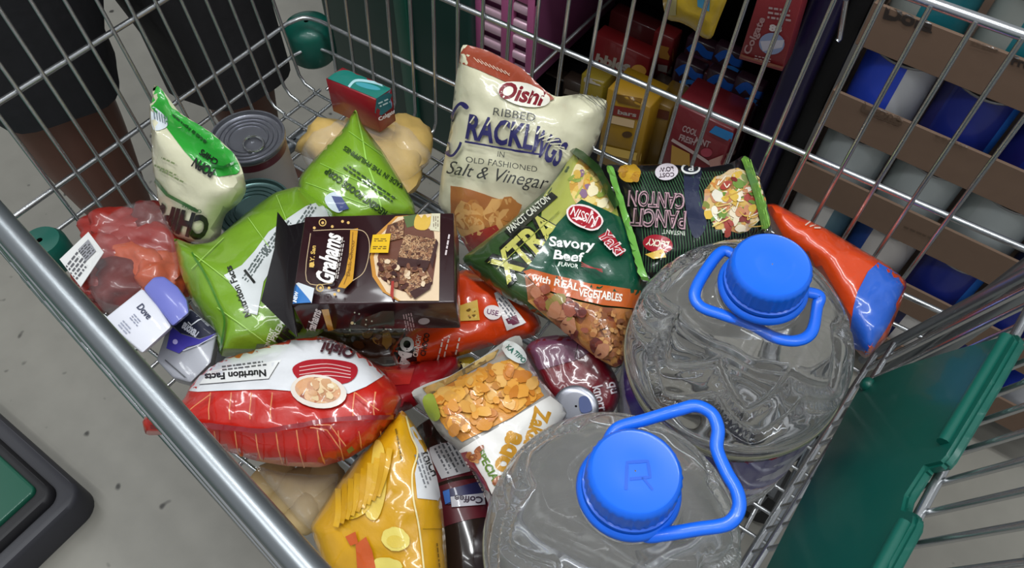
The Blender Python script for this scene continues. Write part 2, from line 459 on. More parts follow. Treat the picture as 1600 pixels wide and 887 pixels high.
# front
p = Part(); 
for k in range(-5, 13):
    y = .306+.0275*k
    if y < yN(XF, .1)+.01 or y > yF(XF, .1)-.012: continue
    tube(p, [(xA(.0)+.022, y, .0), (xA(0)+.006, y, .003), (xA(.014), y, .014), (xA(ZT), y, ZT)], .0021, chrome)
def corner_ring(z, r):
    x = xA(z)-.004; a, b = yN(x, z)-.004, yF(x, z)+.004
    tube(p, spline([(x+.06, a-.001, z), (x+.03, a, z), (x+.008, a+.008, z), (x, a+.03, z)], 4) + spline([(x, b-.03, z), (x+.008, b-.008, z), (x+.03, b, z), (x+.06, b+.001, z)], 4), r, chrome)
for z, r in ((.188, .0031), (.0816, .0029), (.0392, .0024)): corner_ring(z, r)
p.build('front_grid', cart)
# floor grid
p = Part()
for k in range(-10, 13):
    y = .306+.0275*k
    if y > .53: continue
    x0_ = XF+.02; x1_ = min(XR+.01, -.677+(.098-y)/-.125 if False else XR+.01)
    xs_ = x0_ if y > .1 else -.677+(.098-y)/.125+.02
    if xs_ < x1_: tube(p, [(xs_, y, -.004), (x1_, y, -.004)], .0020, chrome)
for k in range(0, 26):
    x = XF+.02+k*.03
    if x > XR: break
    tube(p, [(x, yN(x, 0)+.012, -.008), (x, yF(x, 0)-.02, -.008)], .0022, chrome)
p.build('basket_floor_grid', cart)
# top rim
p = Part(); ptsN = [at(0, 345, ZT), at(480, 887, ZT)]
dN = (ptsN[1]-ptsN[0])/(ptsN[1]-ptsN[0])[0]
E0 = ptsN[0]+dN*(xA(ZT)+.03-ptsN[0][0]); E1 = ptsN[0]+dN*(.26-ptsN[0][0])
tube(p, [E1, E0] + spline([E0, (xA(ZT), E0[1]+.03, ZT), (xA(ZT), .3, ZT)], 5)[1:], .0074, rimmat, 14)
tube(p, spline([(xA(ZT), .3, ZT), (xA(ZT), yF(xA(ZT), ZT)-.03, ZT), (xA(ZT)+.03, yF(xA(ZT), ZT)+.002, ZT)], 5) + [(.30, yF(.30, ZT)+.004, ZT)], .0042, chrome, 12)
p.build('top_rim', cart)
# rear gate
p = Part()
G = lambda y, z, o=0: (xG(z, y)+o, y, z)
y0g, y1g = .015, .535
tube(p, [G(y0g, .012, -.001), G(y1g, .024, -.001)], .0034, chrome); tube(p, [G(y0g, .034, -.001), G(y1g, .052, -.001)], .0030, chrome)
tube(p, [G(y0g, .218, -.004), G(y1g, .238, -.004)], .0036, chrome); tube(p, [G(y0g, .35), G(y1g, .35)], .004, chrome)
for k in range(20):
    y = y0g+.012+k*.0255
    if y > y1g: break
    tube(p, [G(y, .012), G(y, .35)], .0024, chrome)
tube(p, [G(y1g+.003, .0), G(y1g+.003, .35)], .0052, rimmat); tube(p, [G(y1g-.014, .02, .004), G(y1g-.014, .35, .004)], .0035, chrome)
p.build('rear_gate', cart)
p = Part()
tube(p, [(.118, yF(.118, -.02)+.004, -.03), (.178, yF(.17, ZT)+.006, ZT+.02)], .0085, rimmat, 12); p.build('corner_post', cart); p = Part()
tube(p, [(.118, .005, -.03), (.178, -.012, ZT+.02)], .0085, rimmat, 12)
p.build('corner_post', cart)
# green seat flap on the gate
p = Part()
def gpx(q, o=0):
    d = ray(q[0], q[1]); n_ = np.array([1, -.08, -.268]); k_ = XR-.08*.45-.010
    P_ = CAM+d*((k_-n_@CAM)/(n_@d)); return Vector([float(c) for c in P_])+Vector((1, -.08, -.268)).normalized()*o
prof = [(1150, 995), (1205, 887), (1240, 816), (1285, 728), (1330, 640), (1352, 600), (1420, 573), (1500, 549), (1592, 524), (1598, 534), (1560, 600), (1490, 717), (1478, 730), (1452, 736), (1425, 778), (1420, 800), (1440, 808), (1438, 822), (1395, 900), (1345, 995)]
bm = bmesh.new(); K = len(prof)
fa = [bm.verts.new(gpx(q, -.004)) for q in prof]; fb = [bm.verts.new(gpx(q, .004)) for q in prof]
bm.faces.new(fa); bm.faces.new(fb[::-1])
for i in range(K): bm.faces.new((fa[i], fb[i], fb[(i+1) % K], fa[(i+1) % K]))
bmesh.ops.recalc_face_normals(bm, faces=bm.faces[:]); bmesh.ops.bevel(bm, geom=bm.edges[:], offset=.0022, segments=2, affect='EDGES')
bm.verts.index_update(); p.add([v.co for v in bm.verts], [[v.index for v in f.verts] for f in bm.faces], gplast); bm.free()
for a, b in (((1582, 534), (1484, 700)), ((1424, 826), (1345, 975))): tube(p, [gpx(a, -.005), gpx(b, -.005)], .0045, gplast)
blob(p, gpx((1362, 606), -.004), .007, .007, .007, gplast, 2, .1)
p.build('seat_flap', cart)
# corner bumpers, casters, chassis, handle
for (cx_, cy_, nm, s_) in ((-.700, .546, 'corner_bumper', 1), (-.680, .120, 'corner_bumper', -1)):
    p = Part()
    lathe(p, [(.003, -.030), (.026, -.028), (.031, -.022), (.031, .016), (.028, .024), (.018, .028), (.003, .029)] if s_ > 0 else [(.003, -.022), (.020, -.02), (.023, -.014), (.023, .010), (.019, .017), (.003, .018)], gplast, (cx_+.006, cy_-.004*s_, .036), n=28)
    p.build(nm, cart)
darkm = mat('caster_grey', '#4a4c4e', .5, 0, 0, 0); rub = mat('caster_rubber', '#232323', .7)
p = Part()
for a, b in (((-.66, .22, -.06), (.10, .17, -.16)), ((-.66, .47, -.06), (.10, .53, -.16)), ((-.66, .22, -.06), (-.66, .47, -.06)), ((.1, .17, -.16), (.1, .53, -.16)),
             ((-.64, .22, -.06), (-.64, .22, -.28)), ((-.64, .47, -.06), (-.64, .47, -.28)), ((.08, .18, -.16), (.08, .18, -.28)), ((.08, .52, -.16), (.08, .52, -.28)),
             ((-.64, .22, -.28), (.08, .18, -.28)), ((-.64, .47, -.28), (.08, .52, -.28)), ((-.60, .23, -.06), (-.60, .23, -.003)), ((-.60, .45, -.06), (-.60, .45, -.003)), ((.07, .22, -.16), (.07, .22, -.003)), ((.07, .45, -.16), (.07, .45, -.003)),
             ((-.6, .23, -.06), (-.6, .45, -.06)), ((.07, .22, -.16), (.1, .17, -.16)), ((.07, .45, -.16), (.1, .53, -.16)), ((-.66, .23, -.06), (-.6, .23, -.06)), ((-.66, .45, -.06), (-.6, .45, -.06)), ((.18, .1, ZT), (.1, .17, -.16)), ((.18, .56, ZT), (.1, .53, -.16))):
    tube(p, [a, b], .008, rimmat, 10)
p.build('chassis', cart)
for (x, y) in ((-.64, .22), (-.64, .47), (.08, .18), (.08, .52)):
    p = Part(); lathe(p, [(.02, -.028), (.05, -.026), (.0525, -.016), (.0525, .016), (.05, .026), (.02, .028)], rub, (x, y, GROUND+.053), (0, 1, 0), 24)
    lathe(p, [(.002, -.03), (.02, -.03), (.02, .03), (.002, .03)], darkm, (x, y, GROUND+.053), (0, 1, 0), 16)
    for s_ in (-1, 1): bevel_box(p, (x-.014, y+s_*.034-.002, GROUND+.045), (.028, 0, 0), (0, .004, 0), (0, 0, .08), darkm, .001, 1)
    bevel_box(p, (x-.02, y-.036, GROUND+.116), (.04, 0, 0), (0, .072, 0), (0, 0, .008), darkm, .001, 1)
    p.build('caster', cart)
p = Part(); tube(p, [(.30, .015, ZT), (.335, .015, ZT+.02), (.345, .03, ZT+.03), (.345, .54, ZT+.03), (.335, .58, ZT+.02), (.30, .58, ZT)], .011, gplast, 14); p.build('handle', cart)
# ------------------------------------------------------------------ the water jugs
blue = mat('blue_cap', '#1268e8', .38, 0, .25, 0)
dblue = mat('blue_cap_mark', '#1058cc', .42, 0, .2, 0)
def water_mat(key, tr, clr):
    water = mat(key, (1, 1, 1, 1), .0, 0, .0, .0, 30, .02, tr, 1.33)
    nt = water.node_tree; pb = nt.nodes['Principled BSDF']; mo = nt.nodes['Material Output']
    tr_ = nt.nodes.new('ShaderNodeBsdfTransparent'); tr_.inputs[0].default_value = (.96, .98, .98, 1); mx_ = nt.nodes.new('ShaderNodeMixShader'); mx_.inputs[0].default_value = clr
    nt.links.new(pb.outputs[0], mx_.inputs[1]); nt.links.new(tr_.outputs[0], mx_.inputs[2]); nt.links.new(mx_.outputs[0], mo.inputs[0]); return water
WATERS = {1: water_mat('water_in_clear_plastic', .985, .03), 2: water_mat('water_in_hazy_plastic', .93, .10)}
def tri(t): return 2*abs(t-math.floor(t+.5))
def jug(cap_px, zc, label, seed, turn, tilt, handle, hz, marks):
    c = at(cap_px[0], cap_px[1], zc); ax = Vector((tilt[0], tilt[1], 1)).normalized(); b = Vector([float(v) for v in c]) - ax*zc
    t = thing('water_jug', label, 'water jug', (b.x, b.y, 0), 'big water jugs at the handle end')
    p = Part()
    prof = [(.0, .010), (.05, .008), (.074, .007), (.081, .012), (.083, .018)]
    z = .022
    while z < .056: prof.append((.083-.0022*(.5-.5*math.cos(z/.009*2*math.pi)), z)); z += .0022
    prof += [(.083, .058), (.082, .06), (.082, .160), (.0828, .163), (.0842, .168), (.0848, .172), (.0842, .176), (.0830, .180)]
    for k in range(1, 31):
        u = k/30.0; z = .180+.088*u
        r = .0830*(1-u**1.55)**.80+.0255*u if u < 1 else .0255
        prof.append((max(r, .0255), z))
    prof += [(.0250, .270), (.025, .286)]
    ph = seed*1.3
    def rf(r, z, A):
        if .184 < z < .258:
            u = (z-.180)/.088; am = math.sin(min(1, max(0, (z-.184)/.02))*1.57)*math.sin(min(1, max(0, (.258-z)/.02))*1.57)
            q = A/(2*math.pi)*7+turn; zz = .200+.026*tri(q); d = (z-zz)/.003
            r -= .0055*am*math.exp(-d*d)
            zz2 = .222+.022*tri(q+.15); d = (z-zz2)/.003
            r -= .0042*am*math.exp(-d*d)
            r += .0013*am*noise.noise(Vector((math.cos(A)*2.6, math.sin(A)*2.6, z*34+ph)))
        elif .06 <= z <= .16: r += .0006*math.sin(A*5+z*60)
        return r
    lathe(p, prof, WATERS[seed], b, ax, 180, (1, 0, 0), rf); p.build('bottle', t, ang=80)
    p = Part(); nl = 64
    lab = mat('jug_label_violet', '#3a2f8e', .35, 0, .6, .1, 30); lw = mat('jug_label_pale', '#b9b6cf', .35, 0, .6, .1, 30); lr = mat('jug_label_pink', '#a8868e', .35, 0, .6); ly = mat('jug_label_edge', '#8e8a63', .4, 0, .4)
    pr = [(.0838, .062)]+[(.0838, .062+.0033*i) for i in range(1, 30)]
    def mf(i, f):
        z = .062+.0033*i; q = f*6.0+.25*math.sin(z*90+f*20)
        if z > .150: return lab
        w = (q+z*14) % 1.0
        return lw if (.0 < w < .30 and z < .135) else (lr if .30 <= w < .40 and z < .128 else lab)
    lathe(p, [(.0829, .0625), (.0829, .157)], mat('label_inside', '#c9ccd2', .6), b, ax, nl)
    lathe(p, pr, lab, b, ax, nl*2, (1, 0, 0), None, mf)
    p.snap(); 
    for s_, m_ in marks: p.decal(s_, m_)
    p.build('label', t)
    p = Part(); lathe(p, [(.0846, .1655), (.0857, .1672), (.0857, .1705), (.0852, .1725), (.0843, .172), (.0843, .166), (.0846, .1655)], mat('jug_ledge', (.62, .60, .42, 1), .12, 0, .5, 0, 30, 0, .55, 1.4), b, ax, 72); p.build('shoulder_ring', t)
    p = Part()
    cp = [(.0268, .2772), (.0272, .2776), (.0272, .2808), (.0258, .2814), (.0258, .282), (.0262, .2824)]
    def cr(r, z, A): return r+(.0005*math.cos(A*60) if .282 < z < zc-.004 else 0)
    cp += [(.0262, .2824+.0015*i) for i in range(1, 10)] + [(.0255, zc-.002), (.0240, zc-.0004), (.0235, zc), (.0225, zc-.0003), (.010, zc-.0003), (.0005, zc-.0003)]
    cp = [q for q in cp if q[1] <= zc+1e-6]
    lathe(p, cp, blue, b, ax, 96, (1, 0, 0), cr); p.snap()
    for s_ in handle['mark']: p.decal(s_, dblue, .0002)
    p.build('cap', t)
    p = Part()
    lathe(p, [(.0262, .2695), (.0290, .2700), (.0302, .2725), (.0292, .2755), (.0275, .2765), (.0262, .2760), (.0262, .2695)], blue, b, ax, 64)
    pts = spline([at(x, y, z) for x, y, z in handle['pts']], 7)
    tube(p, pts, handle['r'], blue, 10, False, handle['flat'], up=(0, 0, 1)); p.build('carry_handle', t)
    return t
jug((1207, 412), .300, 'far water jug with blue cap, standing by the side grid behind the other jug', 1, .1, (-.03, -.075),
    dict(mark=[], r=.0042, flat=.75, pts=[(1152, 402, .268), (1130, 392, .268), (1108, 415, .267), (1086, 455, .265), (1094, 478, .263), (1130, 492, .262), (1175, 508, .261), (1210, 527, .260), (1245, 532, .260), (1268, 518, .261), (1276, 480, .264), (1280, 462, .267), (1258, 456, .268)]), .27,
    [(stroke([(1120, 716), (1140, 722), (1160, 704), (1168, 722), (1190, 702), (1205, 716), (1225, 700)], 5, smooth=True), paper('#8c2a36')),
     (ell(1160, 696, 26, 12, -8), paper('#c9c3cf'))])
jug((993, 735), .300, 'near water jug with blue cap, at the front edge of the picture', 2, .4, (-.02, .01),
    dict(mark=[stroke([(978, 765), (980, 722), (1012, 720), (1016, 745), (984, 748)], 5), stroke([(1004, 745), (1020, 765)], 4)], r=.0040, flat=.8, pts=[(950, 690, .270), (966, 668, .274), (1010, 655, .280), (1060, 640, .288), (1088, 634, .291), (1112, 646, .291), (1122, 670, .290), (1120, 700, .288), (1134, 735, .287), (1152, 768, .287), (1154, 796, .286), (1136, 818, .284), (1090, 826, .280), (1040, 834, .275), (1008, 836, .270), (1000, 815, .267)]), .29, [])

# ------------------------------------------------------------------ packs
def pack_thing(name, label, cat, pk, part_name='pouch', group=None):
    t = thing(name, label, cat, pk.base, group); return t
K = '#141414'
# cracklings
pk = Pack([(722, 68), (760, 78), (815, 106), (850, 140), (868, 152), (908, 146), (950, 156), (946, 185), (932, 225), (912, 262), (880, 300), (840, 345), (800, 400), (735, 395), (705, 345), (684, 320), (690, 270), (704, 200), (711, 130)],
          [(790, 90, .20), (690, 330, .06), (840, 345, .085)], .034, film('#d6d2b4'), .02, .0035, 22, 3, seals=[(0, 4, 10)])
pk.decal(poly((722, 66), (760, 76), (815, 104), (850, 138), (866, 154), (858, 158), (838, 150), (790, 128), (745, 108), (718, 98)), film('#9a4630'))
for k in range(9): pk.decal(stroke([(740+k*6, 90+k*2.6), (748+k*6, 98+k*2.6)], 1.2), paper('#d9b7a2'))
pk.decal(ell(818, 148, 42, 18, 14), paper('#ece8da')); pk.decal(text('Oishi', 816, 147, 72, 27, 12, .035, .2), paper('#7c1624'))
pk.decal(text('RIBBED', 804, 179, 66, 12, 9), paper('#4a4a44'))
pk.decal(text('RACKLI', 786, 207, 112, 40, 10, .03), paper('#26235c')); pk.decal(text('NGS', 860, 232, 46, 42, 28, .03), paper('#26235c'))
for k in range(9): pk.decal(stroke([(735+k*13, 192+k*2.2), (742+k*13, 182+k*2.2)], 2.2), film('#d6d2b4'))
for k in range(7): pk.decal(stroke([(842+k*6, 216+k*3), (866+k*4, 206+k*6)], 1.6), film('#d6d2b4'))
for seg in ([(733, 170), (722, 162), (712, 172), (706, 190)], [(699, 222), (701, 240), (709, 243), (718, 232), (722, 222)]): pk.decal(stroke(seg, [4, 7, 8, 8, 7, 6, 5, 4, 4, 4, 4], smooth=True), paper('#26235c'))
pk.decal(stroke([(728, 221), (848, 242)], 3), paper('#26235c'))
pk.decal(text('IN', 784, 241, 11, 9, 8), paper('#4a4a44')); pk.decal(text('OLD FASHIONED', 785, 256, 112, 9, 8), paper('#4a4a44'))
pk.decal(text('Salt & Vinegar', 778, 276, 158, 27, 9, 0, .35), paper('#3a3a38'))
tan = [(706, 290), (722, 292), (750, 300), (785, 312), (815, 322), (800, 350), (770, 395), (730, 392), (706, 345)]
pk.decal(poly(*tan), film('#a86a3c')); chips(pk, [(722, 318), (760, 318), (812, 326), (795, 360), (730, 380), (714, 345)], ['#d29a58', '#c48644', '#dba866', '#b87a40'], 22, 13, 22, 5)
pk.decal(poly((722, 370), (775, 350), (780, 358), (735, 392)), film('#a33a30')); pk.decal(poly((745, 388), (775, 366), (800, 380), (770, 398)), film('#d8d4c4'))
for k in range(4): pk.decal(stroke([(905+k*9, 149+k), (932+k*6, 166+k*2)], 1), paper('#55554c'))  # thin dark lines painted as shading on the folded corner
t = pack_thing('snack_bag', 'tall cream bag of ribbed crackling snacks with red-brown top leaning on the side grid', 'snack bag', pk); pk.build('pouch', t)

# black noodle pack, seen upside down
pk = Pack([(945, 256), (975, 258), (1040, 256), (1100, 262), (1140, 256), (1165, 240), (1182, 262), (1198, 315), (1206, 354), (1190, 364), (1130, 384), (1060, 415), (1012, 442), (998, 436), (984, 380), (962, 305)],
          [(950, 260, .165), (1180, 255, .165), (1010, 440, .172)], .022, film('#16181a'), .015, .003, 30, 4, seals=[(12, 16, 12), (5, 8, 12)])
for k in range(44):
    x = 988+k*4.4; pk.decal(stroke([(x-10, 268), (x+4, 300), (x+14, 345), (x+18, 385), (x+16, 425)], 1.1, 8), film('#3f6a44'), None, .02)
pk.decal(poly((1070, 262), (1096, 262), (1092, 300), (1104, 350), (1085, 372), (1072, 330), smooth=True), film('#2c3148'))
pk.decal(ell(1148, 315, 48, 50, 20, wob=.08, seed=3), food('noodle_mix', ['#c9a24a', '#d8c9a8', '#a8493a', '#6f8a3a', '#e0cfa6', '#c07a3a', '#d8b860'], 110))
chips(pk, [(1108, 285), (1160, 270), (1190, 300), (1190, 345), (1140, 370), (1105, 335)], ['#cfa353', '#e6d7bb', '#a33f33', '#6c8c38', '#e9e2cf', '#c98a62', '#7a2c26', '#d9b44a'], 46, 5, 11, 8)
for k in range(16):
    r_ = random.Random(k); x, y = r_.uniform(1105, 1185), r_.uniform(275, 350); pk.decal(stroke([(x, y), (x+r_.uniform(-14, 14), y+7), (x+r_.uniform(8, 22), y+r_.uniform(-8, 10))], 1.6, 4, True), film(r_.choice(['#e2c878', '#f0e6cc', '#caa04a'])), None, .1)
Z = lambda a, b, w, n: [(a[0]+(b[0]-a[0])*i/n + (w if i % 2 else 0), a[1]+(b[1]-a[1])*i/n) for i in range(n+1)]
pk.decal(poly(*(Z((942, 256), (1000, 440), 3, 26) + [(1014, 440), (998, 385), (976, 315), (956, 256)])), film('#6fae4a'))
pk.decal(poly(*([(1158, 250), (1178, 310), (1191, 364)] + Z((1206, 352), (1166, 240), 3, 18))), film('#6a9a3c'))
for k in range(3): pk.decal(stroke([(1164+k*4, 250), (1186+k*4, 320), (1195+k*4, 360)], 1), film('#8fbf58'))
def outl(part, s, cx, cy, w, h, ang, c1, c2, b1=.05, b0=0, sh=0):
    part.decal(text(s, cx, cy, w*1.03, h*1.07, ang, b1, sh), paper(c1)); part.decal(text(s, cx, cy, w*.97, h*.93, ang, b0, sh), paper(c2))
outl(pk, 'PANCIT', 1028, 342, 84, 27, 184, '#b8939c', '#26201f', .04, -.012); outl(pk, 'CANTON', 1026, 313, 84, 24, 184, '#b8939c', '#26201f', .04, -.012)
pk.decal(text('INSTANT', 1052, 364, 34, 7, 184), paper('#cfd3c4'))
pk.decal(ell(1041, 270, 18, 13, -8), paper('#ddd3da')); pk.decal(text('LOW', 1041, 266, 22, 7, 176, .02), paper('#4a3a44')); pk.decal(text('COST', 1041, 275, 24, 7, 176, .02), paper('#4a3a44'))
pk.decal(ring(1079, 265, 15, 9, 3), paper('#e8e8e4')); pk.decal(text('P', 1079, 265, 8, 8, 180, .03), paper('#e8e8e4'))
pk.decal(ell(1028, 382, 22, 14, 10), film('#a01c2c')); pk.decal(text('LUCKY', 1028, 381, 34, 11, 190, .03, .2), paper('#e8dfc8')); pk.decal(poly((1010, 398), (1036, 390), (1040, 402), (1022, 406)), film('#d6b04a'))
pk.decal(ell(985, 272, 16, 14, 20, wob=.06), film('#c79a2c')); chips(pk, [(972, 262), (998, 262), (996, 284), (976, 284)], ['#e0bb4e', '#b5822a'], 7, 4, 7, 2)
t = pack_thing('noodle_pack', 'black and green striped noodle pack lying upside down behind the far water jug', 'noodle pack', pk); pk.build('pouch', t)

# orange and blue pack behind far jug
pk = Pack([(1190, 322), (1208, 316), (1250, 338), (1290, 356), (1350, 392), (1385, 412), (1418, 440), (1408, 475), (1385, 530), (1352, 562), (1335, 545), (1310, 485), (1270, 420), (1215, 375)],
          [(1205, 320, .135), (1415, 445, .125), (1345, 555, .115)], .03, film('#d1420f'), .02, .0045, 26, 5)
pk.decal(poly((1356, 424), (1372, 410), (1400, 426), (1420, 440), (1408, 476), (1385, 532), (1352, 564), (1334, 546), (1328, 520), (1334, 478), (1340, 455)), film('#2a5fc4'))
for k in range(3): pk.decal(stroke([(1258+k*7, 352+k*2), (1266+k*8, 346+k*5)], 2), paper('#e6c6b4'))
t = pack_thing('snack_bag', 'shiny orange bag with a blue end, wedged behind the far water jug', 'snack bag', pk); pk.build('pouch', t)

# lower orange pack
pk = Pack([(700, 430), (728, 420), (765, 430), (805, 456), (840, 490), (848, 512), (835, 526), (765, 541), (705, 560), (652, 570), (622, 577), (606, 545), (640, 510), (690, 480)],
          [(735, 425, .105), (845, 512, .105), (615, 570, .085)], .024, film('#d8400e'), .02, .0035, 26, 6)
pk.decal(poly((600, 525), (632, 520), (650, 545), (652, 572), (620, 580)), film('#1b1718')); pk.decal(text('MO', 634, 548, 44, 22, -78, .05), paper('#e6e2dc'))
pk.decal(text('CRUNCHY', 652, 540, 34, 8, -78, .03), paper('#ecdccb')); pk.decal(text('CHOCO', 664, 538, 36, 9, -78, .04), paper('#401a10'))
pk.decal(poly((716, 478), (746, 468), (750, 500), (714, 502)), paper('#dcb24c')); chips(pk, [(722, 482), (744, 476), (744, 496), (722, 498)], ['#aa3333', '#7b5a20', '#e2c466'], 8, 3, 5, 1)
pk.decal(ell(770, 488, 14, 11, 10), paper('#e6d9d6')); pk.decal(text('USE', 770, 488, 18, 8, 12, .02), paper('#7a4a6a'))
pk.decal(poly((772, 458), (782, 454), (822, 504), (792, 516)), paper('#dcd6d4')); pk.decal(poly((790, 498), (806, 492), (812, 504), (796, 509)), paper('#6a2440'))
lines_of_text(pk, paper('#6a6a72'), 792, 482, 40, 14, 3, 52, 3)
for (x, y) in ((688, 545), (698, 540), (716, 536)): lines_of_text(pk, paper('#ead6c6'), x, y, 34, 5, 1, -75, x)
t = pack_thing('snack_bag', 'bright orange chocolate snack bag under the brown biscuit box', 'snack bag', pk); pk.build('pouch', t)

# savory beef noodle pack
pk = Pack([(720, 404), (745, 385), (798, 345), (850, 300), (880, 262), (896, 226), (908, 232), (930, 255), (950, 280), (972, 330), (1000, 400), (1012, 440), (1002, 470), (985, 522), (972, 572), (962, 578), (935, 560), (905, 538), (865, 505), (820, 480), (785, 462), (745, 430)],
          [(898, 230, .158), (725, 405, .14), (968, 575, .142)], .026, film('#2f4a22'), .016, .0034, 28, 7)
pk.decal(poly((850, 305), (880, 266), (897, 232), (922, 250), (946, 280), (962, 320), (968, 345), (930, 325), (900, 318), (868, 352), (845, 345)), film('#a9ad52'))
pk.decal(poly((890, 285), (908, 246), (930, 258), (950, 290), (958, 330), (925, 330), (900, 318), smooth=True), food('noodle_yellow', ['#e0c878', '#d2a848', '#e9dcae', '#c98f38', '#b8a858'], 90))
chips(pk, [(888, 290), (910, 252), (940, 275), (955, 325), (915, 325)], ['#e6cf7e', '#d8b050', '#cf9238', '#efe2b8', '#8a6a86', '#8fa04a'], 26, 5, 10, 12)
pk.decal(poly((788, 362), (862, 300), (872, 308), (800, 372)), film('#191c14')); pk.decal(text('PANCIT CANTON', 826, 334, 82, 11, -40, .02), paper('#e4e4d4'))
pk.decal(text('XTRA', 822, 386, 128, 56, -43, .12), film('#14160e')); pk.decal(text('XTRA', 822, 386, 122, 46, -43, .03), film('#c3c060'))
for k in range(3): pk.decal(stroke([(776+k*2, 420-k*2), (870+k*2, 334-k*2)], 1.2), film('#8d9440'))
pk.decal(poly((908, 312), (893, 325), (870, 352), (846, 388), (820, 424), (862, 436), (925, 450), (1000, 462), (1012, 436), (990, 385), (968, 340), (940, 326)), film('#0c4a34'))
pk.decal(poly((818, 424), (830, 420), (866, 430), (925, 444), (1000, 454), (994, 482), (940, 477), (880, 462), (840, 448)), film('#c05a1c'))
pk.decal(text('with REAL', 868, 441, 76, 12, 13, .025), paper('#f0e8dc')); pk.decal(text('VEGETABLES', 938, 461, 68, 13, 8, .03), paper('#f0e8dc'))
pk.decal(poly((820, 430), (842, 450), (882, 466), (940, 480), (992, 484), (982, 535), (968, 576), (935, 558), (905, 536), (862, 500), (826, 470)), food('beef_noodles', ['#8a4a2a', '#b0713a', '#6a2f22', '#c08a4a', '#9a5a34'], 100))
chips(pk, [(930, 485), (985, 490), (975, 560), (945, 555), (925, 520)], ['#a4683a', '#b98450', '#7f4a28', '#c49258', '#966036'], 90, 3, 6, 21)
chips(pk, [(830, 440), (890, 475), (930, 500), (945, 555), (900, 528), (845, 480)], ['#7a3528', '#94503c', '#5f2620', '#a8694a', '#8a7a3a', '#b07858'], 26, 6, 15, 22)
pk.decal(ell(913, 341, 30, 18, 22), paper('#ecdcd8')); pk.decal(ell(913, 341, 27, 15, 22), film('#a51426')); pk.decal(text('NISSIN', 912, 340, 42, 14, 24, .012), paper('#f2e6e2'))
pk.decal(poly((934, 372), (950, 360), (975, 395), (968, 402)), film('#a51426')); pk.decal(text('Yaki', 955, 382, 46, 20, 48, .05, .2), paper('#e8d8d6')); pk.decal(text('Yaki', 955, 382, 42, 16, 48, .01, .2), film('#a51426'))
pk.decal(text('Savory', 893, 384, 70, 21, 6, .022), paper('#f2f2ec')); pk.decal(text('Beef', 889, 402, 46, 15, 6, .022), paper('#f2f2ec')); pk.decal(text('FLAVOR', 888, 416, 32, 7, 7, .02), paper('#dfe6dc'))
for k in range(3): pk.decal(stroke([(908, 412+k*3), (940, 426-k*2)], 1.2), film('#a32a2a'))
pk.decal(poly((892, 236), (902, 234), (935, 262), (965, 320), (958, 330), (930, 275)), film('#24401c'))
t = pack_thing('noodle_pack', 'green savory beef noodle pack lying beside the far water jug', 'noodle pack', pk); pk.build('pouch', t)

# green bag, upper
pk = Pack([(556, 168), (566, 195), (600, 238), (630, 288), (648, 320), (650, 336), (560, 362), (500, 350), (462, 312), (468, 275), (500, 238), (535, 203)],
          [(558, 170, .125), (650, 335, .10), (465, 312, .10)], .03, film('#7ba528'), .02, .003, 24, 8, seals=[])
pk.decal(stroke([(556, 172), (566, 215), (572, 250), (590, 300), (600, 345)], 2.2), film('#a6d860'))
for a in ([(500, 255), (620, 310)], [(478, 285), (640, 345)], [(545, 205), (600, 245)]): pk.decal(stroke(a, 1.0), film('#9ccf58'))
pk.decal(text('MADE IN THE PHILIPPINES', 584, 262, 112, 8, 214, .02), paper('#1f3a14')); pk.decal(text('REGENT FOODS CORP', 556, 300, 116, 11, 216, .03), paper('#1f3a14'))
lines_of_text(pk, paper('#29461c'), 570, 281, 110, 12, 2, 215, 4)
pk.decal(poly((508, 308), (526, 300), (540, 320), (530, 332), (514, 324), smooth=True), paper('#c8d4dc')); pk.decal(poly((518, 306), (534, 308), (546, 326), (530, 330)), paper('#2c3c78'))
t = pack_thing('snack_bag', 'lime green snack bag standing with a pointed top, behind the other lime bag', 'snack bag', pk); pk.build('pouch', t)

# chips bag
pk = Pack([(240, 130), (252, 138), (280, 176), (332, 208), (366, 240), (378, 262), (386, 296), (376, 316), (352, 334), (346, 355), (345, 374), (318, 386), (276, 372), (252, 330), (242, 280), (237, 220), (236, 170)],
          [(240, 132, .20), (378, 262, .175), (310, 385, .09)], .042, film('#d3d0b2'), .02, .0035, 20, 9, seals=[(0, 5, 12)])
pk.decal(poly((238, 128), (252, 137), (280, 175), (332, 207), (368, 240), (378, 262), (370, 272), (342, 276), (316, 266), (288, 236), (262, 202), (252, 186), (236, 168)), film('#2d9c34'))
pk.decal(poly((237, 168), (252, 176), (262, 190), (258, 200), (240, 202), smooth=True), paper('#d3dbe0'))
for k in range(6): pk.decal(stroke([(240+k*4, 172+k*2), (242+k*4, 186+k*2)], 1.2), paper('#66727c'))
pk.decal(text('POPN', 318, 262, 36, 16, 212, .04), paper(K)); pk.decal(text('CHIPS', 326, 246, 32, 10, 215, .03), paper(K))
pk.decal(text('CHIPS', 282, 346, 88, 40, 196, .05), paper(K)); pk.decal(stroke([(240, 278), (262, 304), (310, 330)], 5), film('#3d6a32'))
for (x, y, w_, a_) in ((258, 265, 40, 205), (268, 274, 44, 208), (262, 250, 26, 206)): lines_of_text(pk, paper('#7c8a5c'), x, y, w_, 6, 1, a_, x)
lines_of_text(pk, paper('#174a1c'), 300, 205, 80, 10, 1, 40, 3); pk.decal(text('CHEDDAR', 300, 325, 32, 6, 200, .02), paper('#2c5a2c'))
pk.decal(stroke([(330, 258), (348, 262), (366, 254)], 4), film('#1f6f2a'))
t = pack_thing('snack_bag', 'cream chips bag with green folded top, standing upside down beside the tins', 'snack bag', pk); pk.build('pouch', t)

